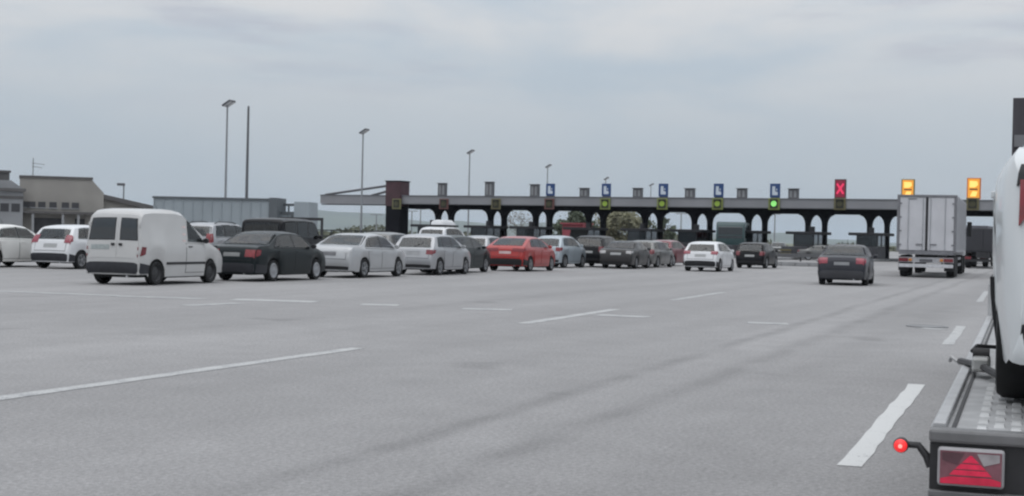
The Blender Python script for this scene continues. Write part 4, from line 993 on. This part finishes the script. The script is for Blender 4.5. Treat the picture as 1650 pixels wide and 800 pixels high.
for i, (px, y, d) in enumerate([(362, 167, 122), (581.5, 212, 151), (754, 245, 184), (880, 268, 217), (974, 288, 250), (1047, 298, 283)]):
    mast(px, y, d, ['tallest lighting mast, twin floodlights, above the metal shed', 'lighting mast left of the maroon pylon', 'lighting mast right of the maroon pylon', 'lighting mast above the leftmost blue sign', 'floodlight mast just showing over the second blue sign', 'most distant lighting mast, left of the middle blue sign'][i])
p = at_depth(396, 380, 125); zt = zpix(396, 173, 125)
r_ = thing('flag_pole', 'plain tapered pole without lamps beside the tallest lighting mast', 'pole', (p.x, p.y, 0))
MB().tube([(0, 0, 0), (0, 0, zt*.5), (0, 0, zt)], .15, 10, .09).build('pole', mat('dark_pole', (.13, .135, .145), .5, .3), r_, smooth=50); MB().lathe([(zt, .10), (zt+.08, .09), (zt+.14, .02)], 10, 'z').build('finial', POLE, r_)
MB().box(-.22, .22, -.22, .22, 0, .05).build('base_plate', POLE, r_)
# slim poles beyond the canopy
SLIM = [(606, 347, 215, 'slim street light left of the maroon pylon'), (663, 341, 235, 'slim street light right of the maroon pylon'), (677, 338, 250, 'farther slim street light right of the maroon pylon'), (1097, 345, 240, 'slim street light beyond the canopy, middle bays'), (1248, 346, 240, 'slim street light beyond the canopy below the green signal')]
for px, y, d, lab in SLIM:
    p = at_depth(px, 380, d); zt = zpix(px, y, d); r_ = thing('street_light', lab, 'lamp post', (p.x, p.y, 0))
    MB().tube([(0, 0, 0), (0, 0, zt)], .13, 6, .09).build('pole', POLE, r_); MB().box(-.9, .9, -.12, .12, zt, zt+.12).build('lamp_arm', POLE, r_)
# ------------------------------------------------------------------ trees and the red kiosk beyond the booths
def leaf_mat(name, c): return mat(name, c, .85, 0, .45, 1.3)
L_OL = leaf_mat('olive_leaves', (.19, .185, .12)); L_GR = leaf_mat('green_leaves', (.095, .115, .078)); L_PALE = leaf_mat('bare_twigs', (.26, .26, .25)); BARK = mat('bark', (.16, .145, .11), .9, 0, .3, 3)
def tree(px, ytop, depth, width, label, lm, n=1500, leaf=.22, base=.30, dens=1.0, group=None):
    p = at_depth(px, 380, depth); H_ = zpix(px, ytop, depth); r_ = thing('tree', label, 'tree', (p.x, p.y, -.05), random.uniform(0, 6), group or 'trees beyond the booths')
    rnd = random.Random(int(px*7)); w2 = width/2
    mb = MB(); mb.tube([(0, 0, 0), (.05, .03, H_*base), (.0, .1, H_*.75)], .16, 8, .05)
    for i in range(9):
        a = rnd.uniform(0, 6.28); z0 = H_*rnd.uniform(base*.8, .6); e = Vector((math.cos(a)*w2*.7, math.sin(a)*w2*.7, min(H_*.95, z0+H_*rnd.uniform(.15, .35))))
        mb.tube([(0, 0, z0), Vector((0, 0, z0)).lerp(e, .5)+Vector((0, 0, .15)), e], .06, 5, .015)
    mb.build('trunk', BARK, r_, smooth=50)
    clumps = []
    for i in range(26):
        u = rnd.random()**.45; a = rnd.uniform(0, 6.28); v = rnd.uniform(-1, 1); rr = math.sqrt(max(0, 1-v*v))*u
        clumps.append((Vector((math.cos(a)*rr*w2, math.sin(a)*rr*w2, H_*(base+(1-base)*(.5+.47*v)))), w2*rnd.uniform(.18, .38)))
    vs = []; fs = []
    for i in range(n):
        c, cr = rnd.choice(clumps); q = c + Vector((rnd.gauss(0, .5), rnd.gauss(0, .5), rnd.gauss(0, .45)))*cr
        u = Vector((rnd.gauss(0, 1), rnd.gauss(0, 1), rnd.gauss(0, 1))).normalized(); v = u.orthogonal().normalized(); s_ = leaf*rnd.uniform(.5, 1.2); k_ = len(vs)
        vs += [q-u*s_, q+v*s_*.6, q+u*s_, q-v*s_*.6]; fs.append((k_, k_+1, k_+2, k_+3))
    MB().add(vs, fs).build('crown', lm, r_)
tree(995, 343, 172, 4.6, 'olive brown tree behind the booths below the second blue sign', L_OL, 4200, .22, .22)
tree(1013, 345, 176, 3.6, 'olive tree right of the olive brown tree behind the booths', L_OL, 2800, .22, .25)
tree(1071, 351, 178, 2.6, 'small rounded green tree behind the booths below the middle blue sign', L_GR, 3000, .18, .15)
tree(924, 342, 178, 5.2, 'dense dark green tree behind the red kiosk', L_GR, 5200, .24, .15)
tree(838, 345, 200, 5.4, 'pale bare tree seen through the arch left of the red kiosk', L_PALE, 700, .14, .25)
tree(1037, 350, 182, 2.8, 'dark slim tree between two booths', L_GR, 900, .2, .25)
p = at_depth(922, 400, 168)
kz = thing('red_kiosk', 'small red kiosk beyond the booths in front of a dark green tree', 'kiosk', (p.x, p.y, 0), -ROW)
KR = mat('kiosk_red', (.30, .06, .075), .6, 0, .12, 1)
MB().box(-1.3, 1.3, 0, 2.4, 0, 3.0).build('wall', KR, kz, bevel=.02); MB().box(-1.45, 1.45, -.3, 2.5, 3.001, 3.15).build('roof', KR, kz); MB().box(-.35, .2, -.03, .03, 0, 2.0).build('door', DKO, kz); MB().box(.5, 1.1, -.03, .03, 1.1, 1.9).build('window', GLASS, kz)
# scrub line beyond the plaza
rnd = random.Random(3); vs = []; fs = []
for i in range(15000):
    px = rnd.uniform(-500, 1900); d = rnd.uniform(330, 420); c = at_depth(px, 385, d); h = (1.3 + 1.0*math.sin(px*.013) + .8*math.sin(px*.041+2) + rnd.random()*.8)
    q = Vector((c.x, c.y, rnd.random()*max(.5, h))); u = Vector((rnd.gauss(0, 1), rnd.gauss(0, 1), rnd.gauss(0, 1))).normalized(); v = u.orthogonal().normalized(); s_ = .55*rnd.uniform(.5, 1.2); k_ = len(vs)
    vs += [q-u*s_, q+v*s_*.7, q+u*s_, q-v*s_*.7]; fs.append((k_, k_+1, k_+2, k_+3))
o = MB().add(vs, fs).build('scrub', leaf_mat('scrub_leaves', (.085, .09, .06))); tag(o, 'low band of scrub far beyond the toll plaza', 'scrub', kind='stuff')
# dark low fence left of the pylon
pa, pb = at_depth(500, 380, 140), at_depth(628, 380, 150); hz = zpix(560, 371, 145)
d = pb-pa; L_ = math.hypot(d.x, d.y)
g_ = thing('railing_fence', 'low dark railing left of the maroon pylon', 'fence', (pa.x, pa.y, 0), math.atan2(d.y, d.x))
for z in (.5, 1.1, hz-.06): MB().box(0, L_, -.03, .03, z-.05, z+.05).build('rail', CHAS, g_)
for k in range(9): MB().box(L_*k/8-.04, L_*k/8+.04, -.04, .04, 0, hz).build('post', CHAS, g_)
# ------------------------------------------------------------------ car transporter at the right edge
DZ = .72
DECK = mat('deck_steel', (.34, .339, .342), .6, .2, .2, 5, bump=.1); RAIL = mat('rail_galvanised', (.40, .40, .405), .45, .4, .12, 4); TDARK = mat('transporter_black', (.022, .021, .023), .6, 0, .25, 6); BEAMG = mat('rear_beam_grey', (.16, .158, .16), .5, .3, .2, 6)
p = gnd(1497, 690, DZ); HTR = A(18.9)
ct = thing('car_transporter', 'flatbed car transporter with ribbed steel deck at the right edge', 'transporter', (p.x, p.y, 0), rotz_of(HTR), CARS)
DL, DW = 9.9, 2.45            # local: x forward, y left; deck spans y 0..-DW
MB().box(.10, DL, -DW, -.001, DZ-.10, DZ-.015).build('deck', DECK, ct)
for y0, y1 in ((-.06, 0), (-DW, -DW+.06)):
    MB().prism([(y0, DZ-.16), (y1, DZ-.16), (y1, DZ-.006), (y1-.012 if y1 == 0 else y1, DZ+.014), (y0 if y1 == 0 else y0, DZ+.014), (y0, DZ-.014)], 'x', .105, DL).build('side_rail', RAIL, ct, bevel=.006)
MB().box(.0, .099, -DW, 0, DZ-.055, DZ-.003).build('rear_beam', BEAMG, ct, bevel=.012)
MB().box(.02, .10, -DW, -.004, DZ-.235, DZ-.056).build('lamp_panel', TDARK, ct)
MB().prism([(-.012, DZ-.262), (.05, DZ-.29), (.10, DZ-.29), (.10, DZ-.236), (-.012, DZ-.236)], 'y', -DW, -.002).build('rear_lip', BEAMG, ct, bevel=.006)
# raised grip ribs of the deck, in planks
vs = []; fs = []; vs2 = []; fs2 = []
def rib(x, y, a, lx, ly, h):
    k_ = len(vs); z = DZ-.0155
    vs.extend([(x-lx, y-ly, z), (x+lx, y-ly, z), (x+lx, y+ly, z), (x-lx, y+ly, z), (x-lx*.55, y-ly*.8, z+h), (x+lx*.55, y-ly*.8, z+h), (x+lx*.55, y+ly*.8, z+h), (x-lx*.55, y+ly*.8, z+h)])
    fs.extend([tuple(k_+i for i in q) for q in ((4, 5, 6, 7), (0, 1, 5, 4), (1, 2, 6, 5), (2, 3, 7, 6), (3, 0, 4, 7))])
for j in range(28):
    y = -.19 - j*.064
    if y < -DW+.12: break
    for i in range(150):
        x = .20 + i*.25 + (.125 if j % 2 else 0)
        if x > DL-.1: break
        rib(x, y, 0, .062, .021, .010)
o = MB().add(vs, fs).build('grip_ribs', mat('rib_bright', (.46, .46, .46), .5, .2, .2, 9), ct); tag(o, kind='stuff')
for y in (-.085,): MB().box(.105, DL, y-.008, y+.008, DZ-.0148, DZ-.008).build('plank_joint', TDARK, ct)
# rear lamp cluster
def lamp_cluster(y0):
    W_, z0, z1 = .245, DZ-.215, DZ-.068
    fr = MB().box(-.022, .02, y0-W_, y0, z0, z1).build('lamp_cluster', mat('lamp_frame_pale', (.34, .33, .34), .4, 0, .1, 10), ct, bevel=.012)
    base = MB().box(-.030, -.0225, y0-W_+.010, y0-.010, z0+.010, z1-.010).build('lens', mat('lens_rosy', (.20, .075, .095), .2, 0, .2, 20, .6), fr)
    yc = y0-W_/2; x = -.0325
    MB().add([(x, y0-W_+.012, z0+.012), (x, y0-.012, z0+.012), (x, y0-.012, z0+.030), (x, yc+.075, z0+.040), (x, yc-.075, z0+.040), (x, y0-W_+.012, z0+.030)], [(0, 1, 2, 3, 4, 5)]).build('red_bar', mat('lens_red', (.5, .012, .05), .2, 0, .2, 20, .6, emis=(1, .02, .09), estr=.12), fr)
    # warning triangle as three stepped bands
    RED2 = mat('lens_red_bright', (.62, .015, .06), .2, 0, .2, 30, .6, emis=(1, .03, .12), estr=.13)
    for a, b_, w0, w1 in ((.046, .066, .078, .060), (.070, .090, .056, .036), (.094, .122, .032, .004)):
        MB().add([(x-.001, yc-w0, z0+a), (x-.001, yc+w0, z0+a), (x-.001, yc+w1, z0+b_), (x-.001, yc-w1, z0+b_)], [(0, 1, 2, 3)]).build('reflector_triangle', RED2, fr)
    for s_, m_ in ((1, mat('lens_dark_rosy', (.10, .04, .052), .2, 0, .2, 20, .6)), (-1, mat('lens_clear', (.34, .31, .32), .2, 0, .2, 20, .6))):
        MB().add([(x, yc+s_*.022, z1-.016), (x, yc+s_*.105, z1-.016), (x, yc+s_*.105, z1-.045), (x, yc+s_*.048, z1-.062)], [(0, 1, 2, 3)]).build('lens_facet', m_, fr)
lamp_cluster(-.035); lamp_cluster(-DW+.28)
# side marker lamp on a rubber arm
def pl(px, py, x):
    """local transporter point on the rear plane x seen at a pixel"""
    n_ = Vector((math.sin(HTR), math.cos(HTR), 0)); q = on_plane(px, py, Vector((p.x, p.y, 0))+n_*x, n_) - Vector((p.x, p.y, 0))
    l = Vector((-math.cos(HTR), math.sin(HTR), 0)); return Vector((x, q.dot(l), q.z))
a0, a1, a2, a3 = pl(1500, 752, .05), pl(1493, 735, .05), pl(1480, 718, .05), pl(1458, 716, .05)
arm = MB().tube([a0, a1, a2, a3], .017, 8, .013).build('marker_arm', TDARK, ct, smooth=60)
c_ = pl(1452, 717, .03)
hs = MB().lathe([(-.03, .026), (-.012, .030), (.02, .028), (.028, .02)], 18, 'x', c_).build('marker_lamp', TDARK, arm, smooth=50)
MB().lathe([(-.048, .003), (-.044, .018), (-.031, .0255)], 18, 'x', c_).build('marker_lens', mat('marker_red_glow', (.6, .02, .02), .3, emis=(1, .035, .04), estr=.85), arm, smooth=50)
MB().lathe([(-.0502, .002), (-.0495, .008)], 12, 'x', c_).build('marker_bulb', mat('marker_bulb', (.8, .4, .35), .3, emis=(1, .35, .3), estr=1.1), arm)
# chassis, wheels, stanchion, headboard and cab
MB().box(.4, DL+4.4, -1.75, -.70, .45, DZ-.101).build('chassis', CHAS, ct)
for x in (1.9, 3.0):
    for y in (-.22, -DW+.22):
        o = obj_of('wheel', _tw, ct, (x, y, .286)); o.scale = (.56, .8, .56); obj_of('rim', _trm, o)
MB().tube([(DL-.5, -.04, DZ+.03), (DL-.5, -.04, DZ+.34)], .022, 8).build('stanchion', RAIL, ct)
MB().tube([(DL-.12, -.04, DZ+.02), (DL-.02, -.10, DZ+.10), (DL+.0, -.40, DZ+.12), (DL+.0, -1.2, DZ+.12)], .03, 8).build('front_hoop', TDARK, ct, smooth=60)
hb = MB().box(DL+.15, DL+.30, -DW+.20, -.20, DZ, 2.95).build('headboard', mat('headboard_dark', (.055, .05, .058), .7, 0, .25, 3), ct)
for z in (1.3, 1.9, 2.45): MB().box(DL+.10, DL+.15, -DW+.22, -.22, z, z+.12).build('crossbar', mat('headboard_bar', (.16, .16, .17), .6, .2), hb)
MB().prism([(DL+.6, .8), (DL+2.9, .8), (DL+3.0, 1.6), (DL+2.6, 2.5), (DL+2.2, 2.75), (DL+.6, 2.75)], 'y', -DW+.30, -.30).build('cab', mat('cab_pale', (.5, .5, .51), .4, 0, .1, 2, .4), ct, bevel=.05, smooth=40)
for y in (-.30, -DW+.30): MB().box(DL+1.3, DL+2.3, y-.02, y+.02, 1.7, 2.4).build('cab_window', GLASS, ct)
for y in (-.45, -DW+.45):
    o = obj_of('wheel', _tw, ct, (DL+2.2, y, .40)); o.scale = (.78, .9, .78); obj_of('rim', _trm, o)
# the white car it carries
fwd = Vector((math.sin(HTR), math.cos(HTR), 0)); lft = Vector((-math.cos(HTR), math.sin(HTR), 0))
LOADX, LOADY = .42, -.20-.87
lp = Vector((p.x, p.y, 0)) + fwd*LOADX + lft*LOADY
ld, LB = car('loaded_car', 'white saloon carried on the transporter deck, cut by the right edge', 'car', 'highboot', (lp.x, lp.y), HTR, paint('loaded_white_paint', (.62, .64, .65), 0, .4), (4.5, 1.76, 1.46), tail=TAIL, tailq=[(.50, .775, .84, .97)], sidetail=False, mirrors=False, z=DZ-.003)
fnl = lambda y, z_: LB.across(LB.st_by_z(z_), y)
for sd in (1, -1):
    ye = LB.across(LB.st_by_z(1.03), 9).y-.02
    LB.patch(fnl, [(sd*.42, 1.0), (sd*ye, 1.0), (sd*ye*.98, 1.05), (sd*.42, 1.05)], 6, 3, .016, (-1, 0, .3)).build('boot_strip', PLASTIC, ld, smooth=40)
    x0, x1 = LB.wx[0]+LB.arch+.02, LB.wx[1]-LB.arch-.02
    LB.patch(lambda x, z_: LB.side(x, z_, sd), [(x0, .24), (x1, .24), (x1, .56), (x0, .56)], 8, 4, .022, (0, sd, 0)).build('side_cladding', PLASTIC, ld, smooth=40)
# ratchet strap lashing the rear wheel
rs = thing('ratchet_strap', 'steel ratchet with black strap lashed to the deck beside the loaded wheel', 'ratchet strap', (p.x, p.y, DZ), rotz_of(HTR))
def dk(px, py, z=.0):
    q = gnd(px, py, DZ+z) - Vector((p.x, p.y, 0)); return Vector((q.dot(fwd), q.dot(lft), z))
s0, s1, s2 = dk(1547, 582, .02), dk(1580, 590, .05), dk(1622, 612, .03)
MB().tube([s0, s1.lerp(s0, .3), s1, s2], .02, 6).build('strap', TDARK, rs)
c_ = s1 + Vector((.05, 0, .03))
MB().box(c_.x-.12, c_.x+.12, c_.y-.05, c_.y+.045, c_.z-.06, c_.z+.02).build('ratchet_frame', mat('zinc_steel', (.42, .42, .41), .4, .6, .2, 8), rs, bevel=.015)
MB().lathe([(-.045, .001), (-.045, .032), (.045, .032), (.045, .001)], 14, 'y', (c_.x+.05, c_.y, c_.z+.03)).build('ratchet_drum', TDARK, rs, smooth=40)
MB().tube([c_+Vector((.1, .05, .04)), c_+Vector((.26, .03, .06)), c_+Vector((.36, -.10, .05))], .012, 6).build('ratchet_handle', TDARK, rs, smooth=50)
MB().tube([s0+Vector((0, 0, -.015)), s0+Vector((.02, .05, .02)), s0+Vector((.06, .06, -.005))], .012, 6).build('hook', RAIL, rs)
for o in list(bpy.data.objects):
    if o.type == 'MESH' and not o.data.materials: o.data.materials.append(PLASTIC)
# ------------------------------------------------------------------ haze
if True:
    hz_ = MB().box(-11900, 11900, -11900, 11900, -1.5, 130).build('haze', PLASTIC); hz_.data.materials.clear()
    hm = bpy.data.materials.new('thin_haze'); hm.use_nodes = True; t = hm.node_tree; t.nodes.clear()
    o_ = t.nodes.new('ShaderNodeOutputMaterial'); v_ = t.nodes.new('ShaderNodeVolumePrincipled')
    v_.inputs['Color'].default_value = (.78, .89, 1, 1); v_.inputs['Density'].default_value = .00008; v_.inputs['Anisotropy'].default_value = 0.0
    t.links.new(v_.outputs[0], o_.inputs['Volume']); hz_.data.materials.append(hm); tag(hz_, 'thin pale air over the whole plaza', 'haze', kind='stuff')
